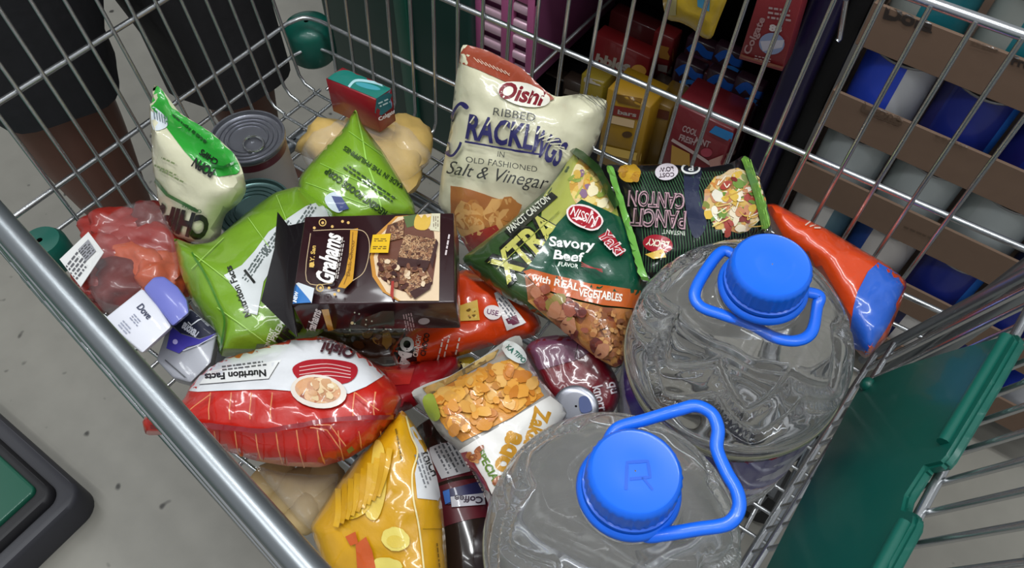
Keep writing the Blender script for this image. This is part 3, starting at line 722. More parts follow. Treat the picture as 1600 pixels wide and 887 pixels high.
# green bag, front
pk = Pack([(270, 370), (300, 382), (332, 378), (385, 332), (430, 300), (468, 290), (492, 310), (522, 332), (530, 380), (525, 470), (505, 520), (450, 542), (385, 553), (345, 558), (335, 520), (300, 472), (282, 425)],
          [(275, 372, .125), (515, 330, .12), (345, 556, .13)], .036, film('#76a026'), .02, .0038, 22, 10)
pk.decal(poly((442, 346), (478, 322), (508, 312), (524, 334), (470, 370), (440, 395), (412, 440), (402, 492), (384, 487), (370, 455), (350, 430), (378, 414), (398, 392), (420, 362)), paper('#d2d6d6'))
pk.decal(text('Nutrition Facts', 372, 455, 84, 11, 248, .03), paper('#22241f'))
for (x, y) in ((395, 420), (408, 400), (425, 380), (445, 362), (480, 335)): lines_of_text(pk, paper('#5c6664'), x, y, 44, 14, 3, -55, x)
pk.decal(stroke([(382, 422), (398, 442)], 4), paper('#1e1e1c'))
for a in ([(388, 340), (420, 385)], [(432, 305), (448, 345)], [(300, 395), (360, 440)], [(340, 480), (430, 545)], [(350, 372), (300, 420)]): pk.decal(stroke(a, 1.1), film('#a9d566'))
pk.decal(text('PREMIUM', 440, 505, 60, 9, -62, .03), paper('#cfdcc4')); pk.decal(text('ura', 452, 520, 44, 24, -55, .05), paper('#1c2416')); pk.decal(text('CONTENT', 420, 530, 36, 7, -70, .02), paper('#dde6d0'))
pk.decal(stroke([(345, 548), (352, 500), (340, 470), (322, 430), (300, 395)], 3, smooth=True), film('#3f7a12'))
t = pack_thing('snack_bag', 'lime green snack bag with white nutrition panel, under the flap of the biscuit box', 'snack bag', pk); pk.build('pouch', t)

# brown biscuit box
p = Part(); bx = mat('box_brown', '#2c1216', .32, 0, .5, .03, 60)
FR = [(476, 338), (709, 332), (711, 472), (455, 475)]
P4, nb = prism(p, FR, [(476, 338, .196), (709, 332, .207), (455, 475, .200)], .036, bx, .0012)
p.snap()
p.decal(poly((618, 338), (660, 335), (688, 334), (686, 470), (622, 470), (598, 456), (582, 432), (578, 402), (588, 366)), film('#c58a3a'))
p.decal(poly((622, 339), (660, 335), (688, 334), (686, 470), (626, 470), (604, 456), (588, 430), (584, 402), (594, 368)), film('#e0c6a4'))
p.decal(poly((606, 352), (640, 340), (678, 362), (682, 400), (676, 444), (650, 462), (620, 452), (596, 436), (590, 402)), film('#6a4030'))
p.decal(poly((630, 338), (652, 335), (650, 352), (636, 356)), film('#55683a')); p.decal(poly((652, 335), (674, 334), (668, 358), (648, 356), smooth=True), film('#d8b048')); p.decal(poly((674, 334), (688, 334), (687, 362), (672, 360)), film('#d4cdb0'))
lines_of_text(p, paper('#8a7a66'), 681, 348, 20, 10, 3, 90, 4)
nuts = food('nut_crumbs', ['#3a1a14', '#7a4a30', '#c9a47a', '#4a2218', '#a87a54', '#2a100c'], 330)
choc = film('#3b1a16')
for q in (((632, 366), (682, 374), (672, 408), (622, 402)), ((594, 404), (622, 406), (618, 436), (590, 432)), ((624, 420), (660, 410), (676, 440), (652, 456), (642, 466), (626, 446)), ((612, 350), (632, 342), (630, 372), (606, 378))):
    p.decal(poly(*q), nuts)
for q in (((622, 402), (672, 408), (668, 420), (620, 416)), ((640, 456), (676, 440), (672, 452), (648, 468)), ((672, 408), (682, 374), (685, 380), (676, 420))): p.decal(poly(*q), choc)
chips(p, [(592, 408), (660, 410), (672, 440), (640, 460), (596, 436)], ['#4a241c', '#7a4c34', '#c9a884', '#341410', '#8d6248', '#e0c8a8'], 34, 3, 6, 31)
p.decal(poly((610, 462), (612, 440), (616, 440), (615, 470)), film('#a12c22'))
p.decal(poly((583, 368), (611, 366), (607, 396), (578, 396)), paper('#e0b414')); lines_of_text(p, paper('#6e5410'), 595, 376, 20, 6, 2, 0, 5); lines_of_text(p, paper('#6e5410'), 594, 388, 22, 6, 2, 0, 6)
p.decal(text('Grahams', 514, 404, 78, 30, -80, .035, .3), paper('#efe9e4')); lines_of_text(p, paper('#cfc6be'), 532, 404, 66, 6, 2, -80, 2)
p.decal(text('M.Y. San', 489, 402, 34, 7, -84, .03), paper('#d8b25a')); p.decal(ell(488, 415, 4, 4), paper('#d8b25a'))
p.decal(poly((548, 360), (560, 358), (556, 400), (552, 440), (540, 452), (529, 450), (540, 430), (546, 398)), film('#c9922a')); p.decal(stroke([(552, 364), (548, 420), (538, 446)], 1.2), paper('#7d5510')); p.decal(text('Dark Choco', 548, 405, 56, 6, -82, .02), paper('#8a5f14'))
for q in ([(486, 366), (480, 440), (520, 444)], [(490, 362), (550, 360), (572, 366), (578, 390), (570, 425), (552, 440)]): p.decal(stroke(q, 1, smooth=True), paper('#c9b08a'))
p.decal(poly((459, 440), (488, 473), (455, 475)), paper('#2b6fb4')); p.decal(poly((459, 440), (492, 452), (488, 474)), paper('#cdd3d8')); p.decal(text('NEW', 463, 465, 16, 6, -78, .03), paper('#e8eef4'))
for (x, y) in ((505, 350), (492, 358), (520, 356), (536, 348), (545, 350), (530, 456), (515, 452), (502, 452), (524, 462)): p.decal(ell(x, y, 2.2, 2.2), paper('#d8b066'))
p.decal(ring(505, 350, 6, 6, 1.5), paper('#c8a860')); p.decal(ring(501, 452, 6, 6, 1.5), paper('#c8a860'))
# side panel
p.decal(text('Grahams', 490, 500, 44, 15, -72, .03, .3), paper('#d8cfcb')); p.decal(poly((503, 480), (514, 479), (524, 520), (516, 522)), film('#c28d2c'))
p.decal(poly((552, 501), (565, 495), (580, 489), (598, 482), (616, 482), (617, 500), (614, 518), (598, 517), (580, 510), (565, 505)), film('#21352a'))
for k in range(12):
    r_ = random.Random(k); p.decal(ell(r_.uniform(536, 616), r_.uniform(480, 520), 1.3, 1.3), paper('#b4c0a8'))
p.decal(ell(551, 500, 2.5, 2.5), paper('#e0cf9a')); p.decal(ell(663, 497, 9, 5, -5), paper('#8c8486')); lines_of_text(p, paper('#a08a8c'), 640, 500, 30, 16, 4, 78, 9)
lines_of_text(p, paper('#c9bcbc'), 700, 385, 34, 6, 1, -80, 6)
a3 = np.array(p.V); tb = thing('biscuit_box', 'dark brown chocolate graham biscuit box with yellow price sticker on top of the pile', 'biscuit box', (a3[:, 0].mean(), a3[:, 1].mean(), a3[:, 2].min()))
p.build('carton', tb)
p = Part(); prism(p, [(433, 330), (450, 352), (476, 346), (456, 474), (464, 526), (440, 502), (407, 470), (428, 388)], [(433, 330, .184), (476, 346, .196), (407, 470, .184)], .002, mat('box_flap', '#120d10', .3, 0, .4), .0006)
o = p.build('end_flap', tb); o['label'] = 'glossy black end flap'

# red pouch peeking between
pk = Pack([(545, 548), (600, 572), (650, 566), (712, 552), (722, 572), (690, 606), (640, 640), (605, 650), (585, 620), (560, 580)], [(550, 550, .09), (715, 560, .085), (610, 645, .105)], .016, film('#96131c'), .012, .004, 34, 11)
pk.decal(poly((600, 574), (650, 568), (640, 600), (612, 602)), film('#b52a24'))
t = pack_thing('snack_pouch', 'dark red pouch squeezed between the orange bag and the red and white bag', 'snack pouch', pk); pk.build('pouch', t)
pk = Pack([(655, 566), (700, 562), (740, 556), (748, 578), (700, 592), (660, 590)], [(655, 566, .075), (745, 560, .075), (660, 590, .07)], .008, film('#b59a1c'), .008, .002, 40, 12)
pk.decal(poly((690, 562), (720, 558), (724, 580), (696, 588)), film('#2b1c1a'))
t = pack_thing('snack_pouch', 'small yellow and dark pouch just below the bright orange chocolate bag', 'snack pouch', pk); pk.build('pouch', t)

# red / wine pack with white letters
pk = Pack([(818, 545), (838, 528), (880, 522), (915, 530), (945, 556), (964, 590), (970, 620), (958, 646), (900, 655), (866, 640), (846, 600)], [(830, 535, .115), (965, 590, .110), (870, 645, .095)], .014, film('#6d0f1c'), .016, .0026, 38, 13, frac=.35)
pk.decal(poly((818, 545), (838, 528), (880, 522), (912, 530), (925, 548), (900, 562), (842, 578)), film('#6a3c52'))
pk.decal(text('knorr', 938, 622, 40, 17, 76, .02), paper('#d8ccd0')); pk.decal(text('qu', 955, 606, 18, 14, 76, .02), paper('#d8ccd0')); pk.decal(stroke([(904, 532), (898, 560)], 1.5), film('#3a0a18'))
t = pack_thing('soup_pack', 'wine red pack with white letters, tucked between the snack bag and the far water jug', 'soup pack', pk); pk.build('pouch', t)

pk = Pack([(470, 505), (540, 515), (640, 515), (655, 540), (630, 566), (570, 572), (510, 556), (470, 540)], [(470, 505, .075), (650, 520, .075), (510, 556, .07)], .016, film('#4a2a18'), .012, .003, 34, 22)
chips(pk, [(500, 515), (620, 520), (620, 556), (520, 552)], ['#8a5a2c', '#6a3a1c', '#b0803c', '#2c1a14'], 12, 6, 14, 9)
t = pack_thing('snack_pouch', 'brown pouch in the gap just beneath the dark brown biscuit box', 'snack pouch', pk); pk.build('pouch', t)
# special snack pack (clear with white panel)
chipsm = food('chip_pile', ['#d89a3c', '#c47f2c', '#e6b45c', '#b86c26', '#dca450'], 70)
pk = Pack([(640, 612), (668, 598), (702, 588), (760, 553), (796, 527), (814, 522), (818, 545), (842, 590), (872, 625), (888, 645), (858, 692), (822, 742), (788, 812), (768, 802), (752, 756), (718, 705), (688, 680), (662, 640)],
          [(645, 612, .145), (810, 525, .140), (775, 800, .145)], .024, film('#a3a09a'), .016, .0036, 26, 14, seals=[(0, 5, 10)])
pk.decal(poly((668, 618), (705, 598), (760, 572), (800, 560), (830, 590), (850, 618), (800, 652), (722, 690), (690, 660)), chipsm)
pk.decal(poly((660, 606), (700, 590), (758, 556), (780, 545), (772, 560), (700, 600), (670, 620)), food('chip_dark', ['#5a4a30', '#b08a50', '#8a6a38', '#d8b878'], 90))
chips(pk, [(680, 622), (740, 585), (800, 562), (845, 612), (760, 668), (712, 680)], ['#e0a54a', '#cf8b33', '#dd9a3e', '#dca85a', '#c2782a', '#d69c4a', '#b87a34'], 120, 6, 14, 41)
pk.decal(poly((662, 625), (678, 618), (690, 650), (676, 655), smooth=True), film('#8a9a3c'))
pk.decal(poly((718, 702), (740, 690), (800, 655), (858, 620), (890, 645), (858, 692), (822, 742), (798, 792), (782, 795), (758, 745)), paper('#dedbd6'))
gold = paper('#c08a22')
pk.decal(text('Zak&', 838, 668, 62, 26, 108, .04), gold); pk.decal(text('ado', 798, 708, 66, 34, 112, .05), gold); pk.decal(stroke([(776, 770), (812, 742)], 6), gold)
pk.decal(text('SPECIAL', 765, 730, 62, 11, 62, .03), paper('#5a7a22')); pk.decal(poly((722, 706), (732, 704), (762, 752), (776, 790), (768, 798), (748, 756)), film('#8a1c30')); lines_of_text(pk, paper('#e6d6d2'), 748, 752, 74, 5, 1, 62, 7)
chips(pk, [(728, 704), (750, 698), (756, 718), (740, 720)], ['#a8683a', '#8a4a24', '#c48a50'], 6, 4, 8, 3); chips(pk, [(770, 742), (785, 745), (790, 780), (778, 775)], ['#a8683a', '#8a4a24', '#c48a50'], 6, 4, 8, 5)
pk.decal(ell(803, 552, 22, 12, 45), paper('#d6dad6')); pk.decal(text('KATIPO', 806, 555, 34, 8, 45, .03), paper('#1e6a5a'))
t = pack_thing('snack_bag', 'snack bag of orange crisps with white and gold panel beside the near water jug', 'snack bag', pk); pk.build('pouch', t)
# little yellow corner below it
pk = Pack([(752, 770), (772, 792), (800, 770), (806, 800), (775, 834), (758, 808)], [(752, 770, .075), (800, 770, .075), (775, 834, .075)], .007, film('#c79a1c'), .006, .0015, 40, 15, step=6)
t = pack_thing('snack_pouch', 'yellow corner of a pouch poking out beneath the gold lettered snack bag', 'snack pouch', pk); pk.build('pouch', t)

# red and white bag by the near rim
pk = Pack([(222, 654), (246, 640), (286, 626), (296, 604), (322, 578), (352, 560), (402, 545), (455, 530), (502, 524), (540, 538), (578, 562), (612, 594), (630, 622), (616, 655), (585, 690), (545, 716), (500, 730), (450, 728), (400, 720), (358, 706), (318, 690), (286, 678), (226, 680)],
          [(230, 660, .150), (500, 526, .150), (500, 728, .165)], .040, film('#bb1f14'), .03, .003, 22, 16)
pk.decal(poly((288, 610), (316, 572), (348, 552), (400, 536), (455, 520), (502, 514), (546, 530), (584, 556), (604, 584), (572, 604), (545, 615), (470, 612), (420, 608), (350, 610), (310, 612)), film('#dedfe2'))
pk.decal(poly((326, 580), (440, 562), (422, 592), (312, 600)), paper('#e8e8e6')); pk.decal(stroke([(312, 601), (420, 592), (436, 566)], 1.2), paper('#4a4a4c'))
pk.decal(text('Nutrition Facts', 368, 586, 96, 11, 176, .035), paper('#1c1c1e')); lines_of_text(pk, paper('#5c5c60'), 385, 571, 76, 10, 2, -7, 3)
pk.decal(poly((458, 574), (480, 563), (520, 562), (555, 570), (556, 588), (535, 600), (480, 598), (462, 588), smooth=True), paper('#a81c28'))
for k in range(4): pk.decal(stroke([(468, 574+k*6), (510, 569+k*6), (548, 576+k*5)], 1.3, smooth=True), paper('#e0b4b0'))
pk.decal(ell(498, 612, 44, 26, 8), paper('#d9cfc4')); pk.decal(ell(497, 610, 36, 20, 8), food('bowl_food', ['#b06a48', '#e0c8a0', '#c88a60', '#d8b080', '#8f4a38'], 130))
chips(pk, [(468, 600), (500, 594), (528, 606), (520, 624), (480, 624)], ['#dcc096', '#b87858', '#c99a70', '#e6d6b8'], 16, 4, 9, 9)
pk.decal(text('Oishi', 528, 548, 54, 18, 190, .04, .2), paper('#46242c')); lines_of_text(pk, paper('#5a4a50'), 520, 534, 50, 8, 2, 8, 4)
tanl = film('#d4814f')
for k in range(9):
    x = 330+k*32
    if not 440 < x < 545: pk.decal(stroke([(x, 614), (x-3, 640), (x-2, 655)], 1.8), tanl)
    pk.decal(stroke([(x+6, 672), (x+10, 700), (x+18, 728)], 1.8), tanl)
for q in ([(300, 640), (330, 618)], [(486, 664), (515, 664), (540, 695)], [(486, 668), (510, 672), (532, 700)], [(555, 615), (590, 640)]): pk.decal(stroke(q, 1.6), tanl)
pk.decal(stroke([(236, 664), (330, 664), (400, 672), (450, 668), (520, 656), (612, 650)], [6, 7, 7, 8, 8, 8, 9, 9, 9, 9, 10, 10, 10, 9, 9, 8, 8, 8, 7], smooth=True), film('#8a1a22'))  # darker red stroke paints the shade along the fold
pk.decal(poly((540, 700), (548, 694), (552, 700), (544, 706)), film('#6f6a30'))
t = pack_thing('snack_bag', 'red and white snack bag bulging under the near cart rim', 'snack bag', pk); pk.build('pouch', t)

# yellow bag
pk = Pack([(628, 638), (648, 664), (668, 700), (682, 740), (691, 790), (697, 850), (702, 940), (560, 945), (505, 890), (484, 822), (522, 764), (562, 708), (602, 668)],
          [(630, 640, .165), (700, 880, .135), (490, 822, .125)], .03, film('#cf9a12'), .02, .003, 20, 17)
pk.decal(poly((640, 668), (652, 664), (668, 700), (682, 745), (690, 782), (652, 778), (648, 740), (654, 712), (648, 690)), paper('#d4d5d6'))
pk.decal(text('YHICH', 672, 722, 44, 13, 66, .03), paper('#2a2a2c')); lines_of_text(pk, paper('#7a7c80'), 662, 735, 56, 16, 3, 72, 3)
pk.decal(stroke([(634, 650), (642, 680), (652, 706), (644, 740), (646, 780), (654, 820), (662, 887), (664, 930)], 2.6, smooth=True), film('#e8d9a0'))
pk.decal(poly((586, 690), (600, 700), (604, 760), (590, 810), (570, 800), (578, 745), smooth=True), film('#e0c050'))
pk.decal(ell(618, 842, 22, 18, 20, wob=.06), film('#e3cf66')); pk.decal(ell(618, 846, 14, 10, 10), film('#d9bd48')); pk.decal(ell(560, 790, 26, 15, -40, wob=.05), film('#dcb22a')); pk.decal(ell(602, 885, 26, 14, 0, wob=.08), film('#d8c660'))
pk.decal(poly((556, 850), (572, 838), (582, 860), (590, 900), (560, 905)), film('#c2531a')); pk.decal(poly((540, 838), (556, 830), (560, 848), (548, 852)), film('#c2531a'))
lines_of_text(pk, paper('#7a5a08'), 624, 700, 60, 5, 1, 80, 8); pk.decal(stroke([(660, 826), (696, 826)], 1.3), film('#8f6a0a')); lines_of_text(pk, paper('#7a5a08'), 684, 870, 44, 5, 1, 84, 9)
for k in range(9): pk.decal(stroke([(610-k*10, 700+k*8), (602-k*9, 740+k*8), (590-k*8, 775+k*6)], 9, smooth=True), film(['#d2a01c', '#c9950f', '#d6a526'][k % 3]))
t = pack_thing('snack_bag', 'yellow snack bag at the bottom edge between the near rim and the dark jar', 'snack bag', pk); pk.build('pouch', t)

# clear bag of pale rounded pieces
pale = mat('pale_roll', '#b59c6c', .6, 0, .1, .2, 60, .2)
pk = Pack([(396, 726), (440, 738), (505, 742), (530, 738), (526, 760), (510, 795), (488, 830), (470, 815), (430, 770)], [(396, 726, .11), (530, 740, .11), (488, 828, .10)], .022, clear(), .02, .003, 30, 18, step=7)
t = pack_thing('bread_bag', 'clear bag of pale rounded rolls below the red and white bag', 'bread bag', pk)
for i, (x, y, r) in enumerate(((425, 752, .016), (462, 768, .018), (500, 762, .018), (480, 798, .016), (515, 780, .014))):
    q = Part(); blob(q, at(x, y, .092), r, r*1.3, .012, pale, i, .15); q.build('roll', t)
pk.build('plastic_bag', t)

# dark jar with label
p = Part(); jd = mat('coffee_glass', '#2a1f1a', .18, 0, .7, 0); a0 = at(690, 660, .085); a1 = at(742, 905, .08); ax = a1-a0; L = np.linalg.norm(ax)
lathe(p, [(.002, 0), (.020, .001), (.024, .004), (.026, .03), (.029, .055), (.0315, .062), (.032, .066), (.032, L*.9), (.030, L), (.02, L+.008), (.002, L+.009)], jd, a0, ax, 40); p.snap()
jb = thing('coffee_jar', 'dark jar with wine red and white label lying beside the yellow bag', 'jar', (a0+ax*.5)*[1, 1, 0]+np.array([0, 0, .07]))
p.build('jar', jb)
p = Part(); lathe(p, [(.0264, .028), (.0295, .055), (.0325, .0665), (.0326, .095)] , paper('#5a1620'), a0, ax, 40)
p.snap()
p.decal(poly((666, 690), (704, 672), (722, 700), (735, 736), (690, 748), (676, 720)), paper('#b9b7b9')); lines_of_text(p, paper('#55555a'), 706, 714, 50, 40, 6, 62, 11); p.decal(poly((672, 660), (690, 655), (694, 664), (676, 674)), paper('#7c1a28'))
p.decal(poly((692, 766), (748, 752), (760, 776), (700, 788)), paper('#2b2a52')); p.decal(poly((704, 776), (756, 770), (758, 788), (706, 792)), paper('#c2c0c6')); p.decal(text('Coffee', 732, 780, 44, 11, 184, .03), paper('#3a2a3a')); p.decal(poly((692, 768), (702, 764), (704, 784), (696, 788)), paper('#3a6fc0'))
p.build('label', jb)

# tins
tin = mat('tin_lid', '#8f9098', .30, .85, 0, 0)
def tin_can(cpx, z, r, h, label, side, band, tab, lid):
    c = at(cpx[0], cpx[1], z); b = (c[0], c[1], z-h)
    t = thing('tin_can', label, 'tin', b, 'food tins by the front grid')
    p = Part(); lathe(p, [(r*.92, .0), (r, .001), (r, .004), (r*.975, .006), (r*.975, h-.008), (r*.985, h-.006)], side, b, n=56); p.snap()
    if band: lathe(p, [(r*.978, h-.017), (r*.978, h-.007)], band, b, n=56)
    p.build('tin_body', t)
    p = Part(); pr = [(r*.985, h-.006), (r*1.02, h-.005), (r*1.03, h-.0015), (r*1.02, h), (r*.97, h), (r*.94, h-.004), (r*.90, h-.0045)]
    for k in range(1, 4): q = .90-.13*k; pr += [(r*(q+.06), h-.0045), (r*(q+.04), h-.003), (r*(q+.01), h-.003), (r*q, h-.0045)]
    pr += [(.001, h-.0045)]
    lathe(p, pr, lid, b, n=56); p.build('lid', t)
    if tab:
        p = Part(); q = Vector(b)+Vector((0, 0, h-.001)); d1 = Vector((.7, -.2, 0)).normalized(); d2 = Vector((-d1.y, d1.x, 0))
        tube(p, spline([q+d1*(r*.35+.012*math.cos(A))+d2*(.010*math.sin(A)) for A in np.linspace(0, 5.5, 8)], 4, True), .0013, chrome, 6, True); p.build('pull_tab', t)
    return t
tin_can((386, 212), .110, .0385, .110, 'tall tin with silver pull-tab lid and white label beside the chips bag', mat('tin_label_white', '#a9a3a0', .4, 0, .3, 0, 20, .1), mat('tin_label_wine', '#5a2630', .4, 0, .3), True, tin)
tin_can((396, 322), .095, .0375, .095, 'tin with greenish ridged lid, half hidden by the front lime green bag', mat('tin_label_dark', '#3c4a48', .4, .3, .2), None, False, mat('tin_lid_green', '#5f7a78', .3, .8, 0, 0))

# toothpaste box in the far front corner
p = Part(); P4, nb = prism(p, [(508, 120), (534, 105), (600, 132), (620, 134), (582, 152), (548, 158)], [(508, 120, .135), (534, 105, .135), (582, 152, .135)], .012, paper('#0f7468'), .001)
bx_c = [np.array(at(x, y, .135)) for x, y in ((508, 122), (535, 104), (621, 132), (586, 156))]
p = Part(); dzv = np.array([0, 0, -.048])
bevel_box(p, bx_c[0]+dzv, bx_c[1]-bx_c[0], bx_c[3]-bx_c[0], -dzv, paper('#8e1420'), .0012, 1); p.snap()
p.decal(poly((506, 120), (535, 103), (623, 131), (588, 154)), paper('#0f7468')); p.decal(stroke([(545, 136), (556, 126), (580, 128), (600, 134)], 4, smooth=True), paper('#a8d2d8')); p.decal(ell(575, 135, 20, 4, 14), paper('#3f9aa6'))
p.decal(poly((588, 154), (606, 144), (618, 150), (612, 168), (596, 180), (586, 176)), paper('#1c6f78')); p.decal(poly((606, 144), (618, 135), (622, 160), (612, 168)), paper('#8fb6e0')); p.decal(text('Colgate', 605, 180, 30, 8, -28, .04), paper('#f0e6e6'))
lines_of_text(p, paper('#d0e8ea'), 600, 160, 18, 10, 2, -25, 5)
a3 = np.array(p.V); tb = thing('toothpaste_box', 'teal and red toothpaste box in the far front corner of the cart', 'toothpaste box', (a3[:, 0].mean(), a3[:, 1].mean(), a3[:, 2].min())); p.build('carton', tb)

# clear tray with yellow pieces
yel = mat('yellow_fruit', '#d8b466', .5, 0, .3, .25, 70, .3)
c0 = at(575, 235, .03); t = thing('fruit_pack', 'clear pack of yellow chunks behind the pointed lime bag', 'fruit pack', (c0[0], c0[1], 0))
for i, (x, y, rx, ry, a) in enumerate(((530, 225, .05, .03, .4), (585, 222, .05, .045, -.5), (635, 228, .045, .03, -.9), (610, 255, .05, .035, -.6), (548, 250, .04, .03, .2))):
    q = Part(); blob(q, at(x, y, .045), rx, ry, .026, yel, i+3, .25, 1, 3, a); q.build('yellow_chunk', t)
pk = Pack([(470, 232), (488, 205), (530, 184), (600, 184), (640, 196), (672, 235), (676, 250), (640, 280), (600, 292), (540, 290), (490, 268), (474, 252)], [(480, 230, .06), (650, 200, .06), (600, 290, .06)], .026, clear(), .03, .004, 24, 19)
pk.build('clear_pack', t)

# meat pack
meats = [mat('meat_red', '#9c2418', .4, 0, .4, .3, 50, .35), mat('meat_pink', '#c4552f', .4, 0, .4, .3, 50, .3), mat('meat_dark', '#6c1d18', .4, 0, .4, .3, 50, .35)]
pk = Pack([(132, 420), (150, 365), (168, 335), (200, 318), (236, 312), (258, 330), (272, 370), (280, 415), (270, 455), (225, 480), (180, 495), (160, 485), (140, 455)], [(150, 340, .115), (272, 370, .12), (170, 490, .12)], .022, clear('meat_film', '#ffffff', .02, .05, .6, 40, .18), .03, .004, 26, 20)
t = thing('meat_pack', 'plastic wrapped red meat with a white price label in the near front corner', 'meat pack', pk.base)
for i, (x, y, rx, ry, a, m_) in enumerate(((190, 360, .05, .028, .5, 0), (228, 385, .055, .032, .3, 0), (225, 418, .05, .026, -.1, 1), (168, 405, .045, .03, 1.2, 0), (180, 448, .042, .03, .9, 2), (240, 355, .035, .03, .2, 2), (252, 432, .035, .028, .8, 1), (150, 450, .022, .025, .5, 0))):
    q = Part(); blob(q, at(x, y, .095), rx*.8, ry*.9, .022, meats[m_], i+11, .3, 1.1, 4, a); q.build('meat_cut', t)
pk.build('plastic_wrap', t)
p = Part(); prism(p, [(93, 405), (138, 362), (162, 394), (126, 448)], [(93, 405, .128), (138, 362, .135), (126, 448, .128)], .0006, paper('#d8d8d6'), 0); p.snap()
lines_of_text(p, paper('#55555a'), 116, 420, 52, 30, 5, -52, 6); p.decal(poly((122, 390), (138, 374), (150, 392), (134, 408)), paper('#8a8a90')); lines_of_text(p, paper('#3a3a3c'), 136, 391, 22, 18, 5, -46, 4)
o = p.build('price_label', t); o['label'] = 'white price label'

# roll-on with lavender cap
p = Part(); a_ = paper('#dcdde6')
P4, nb = prism(p, [(222, 450), (246, 478), (268, 510), (222, 552), (190, 524), (163, 497)], [(222, 450, .158), (268, 510, .162), (163, 497, .150)], .018, a_, .002, .8); p.snap()
p.decal(text('Dove', 226, 486, 26, 12, 48, .02, .15), paper('#3a3f58')); lines_of_text(p, paper('#8a8fa4'), 212, 500, 18, 12, 3, 48, 3); lines_of_text(p, paper('#9a9fb0'), 196, 512, 22, 14, 3, 48, 4)
a3 = np.array(p.V); t = thing('deodorant', 'white roll-on deodorant with lavender cap, lying against the near rim', 'deodorant', (a3[:, 0].mean(), a3[:, 1].mean(), a3[:, 2].min())); p.build('bottle', t)
p = Part(); prism(p, [(223, 450), (240, 432), (256, 431), (278, 448), (292, 468), (296, 488), (269, 510), (246, 479)], [(222, 450, .158), (268, 510, .162), (163, 497, .150)], .014, mat('lavender_cap', '#7076c4', .35, 0, .3), .0025, .8); p.build('cap', t)
# grey deodorant pack
p = Part(); P4, nb = prism(p, [(244, 562), (262, 508), (296, 480), (340, 516), (330, 566), (298, 598), (270, 590)], [(262, 508, .135), (340, 516, .135), (270, 590, .13)], .03, mat('grey_pack', '#8e9098', .4, .2, .3), .002, .6); p.snap()
p.decal(poly((276, 494), (297, 480), (340, 516), (336, 520), (312, 528), (282, 520), (270, 508)), paper('#1e2138')); p.decal(poly((268, 510), (284, 522), (312, 530), (338, 520), (318, 536), (292, 542), (280, 552), (260, 544)), paper('#38309a'))
p.decal(text('rexona', 297, 515, 28, 11, 215, .04), paper('#d8dae6')); p.decal(stroke([(294, 503), (299, 508), (316, 496)], 2), paper('#e6e8f0')); p.decal(ell(274, 534, 4, 4), paper('#b0a8e0')); p.decal(stroke([(338, 524), (312, 538), (286, 548)], 1.2), paper('#c8cada')); p.decal(stroke([(258, 562), (290, 590)], 1.5), paper('#33353c'))
a3 = np.array(p.V); t = thing('deodorant', 'grey and violet deodorant pack beneath the lavender capped roll-on', 'deodorant', (a3[:, 0].mean(), a3[:, 1].mean(), a3[:, 2].min())); p.build('carton', t)
# small grey tin between the packs
c = at(900, 634, .128); t = thing('tin_can', 'small grey tin lid peeking below the wine red pack', 'tin', (c[0], c[1], .03))
p = Part(); lathe(p, [(.016, 0), (.018, .002), (.018, .096)], mat('tin_side_grey', '#77797c', .35, .6), (c[0], c[1], .03), n=40); p.build('tin_body', t)
p = Part(); lathe(p, [(.018, .096), (.0187, .098), (.018, .0995), (.0165, .098), (.012, .0975), (.001, .0975)], tin, (c[0], c[1], .03), n=40); p.snap(); p.decal(poly((905, 622), (918, 620), (925, 640), (908, 644), smooth=True), paper('#3c4a78')); p.build('lid', t)
# ------------------------------------------------------------------ low green plinth at the near left
p = Part(); c = at(128, 762, -.33); X1, Y1 = c[0], c[1]
def rbox(part, x0, x1, y0, y1, z0, z1, r, m, bev=.006):
    pts = []
    for (cx, cy, a0) in ((x1-r, y1-r, 0), (x0+r, y1-r, 90), (x0+r, y0+r, 180), (x1-r, y0+r, 270)):
        for k in range(7): a = math.radians(a0+k*15); pts.append((cx+r*math.cos(a), cy+r*math.sin(a)))
    n = len(pts); V = [(x, y, z0) for x, y in pts]+[(x, y, z1-bev) for x, y in pts]
    mx, my = (x0+x1)/2, (y0+y1)/2
    V += [(x-bev*np.sign(x-mx)*.7, y-bev*np.sign(y-my)*.7, z1) for x, y in pts]
    F = [(i, (i+1) % n, n+(i+1) % n, n+i) for i in range(n)]+[(n+i, n+(i+1) % n, 2*n+(i+1) % n, 2*n+i) for i in range(n)]+[tuple(range(2*n, 3*n)), tuple(range(n))[::-1]]
    part.add(V, F, m)
t = thing('display_plinth', 'low green topped plinth with black rubber edge on the floor at left', 'plinth', (X1-.5, Y1-.4, GROUND))
rbox(p, X1-1.2, X1, Y1-1.0, Y1, GROUND, -.345, .03, mat('plinth_grey', '#34343a', .5)); p.build('plinth_body', t)
p = Part(); rbox(p, X1-1.18, X1-.022, Y1-.98, Y1-.022, -.3445, -.33, .02, mat('rubber_black', '#17161a', .55)); p.build('rubber_edge', t)
p = Part(); rbox(p, X1-1.13, X1-.042, Y1-.93, Y1-.036, -.3295, -.322, .01, mat('plinth_green', '#08523e', .5, 0, .1), .002); p.build('green_top', t)

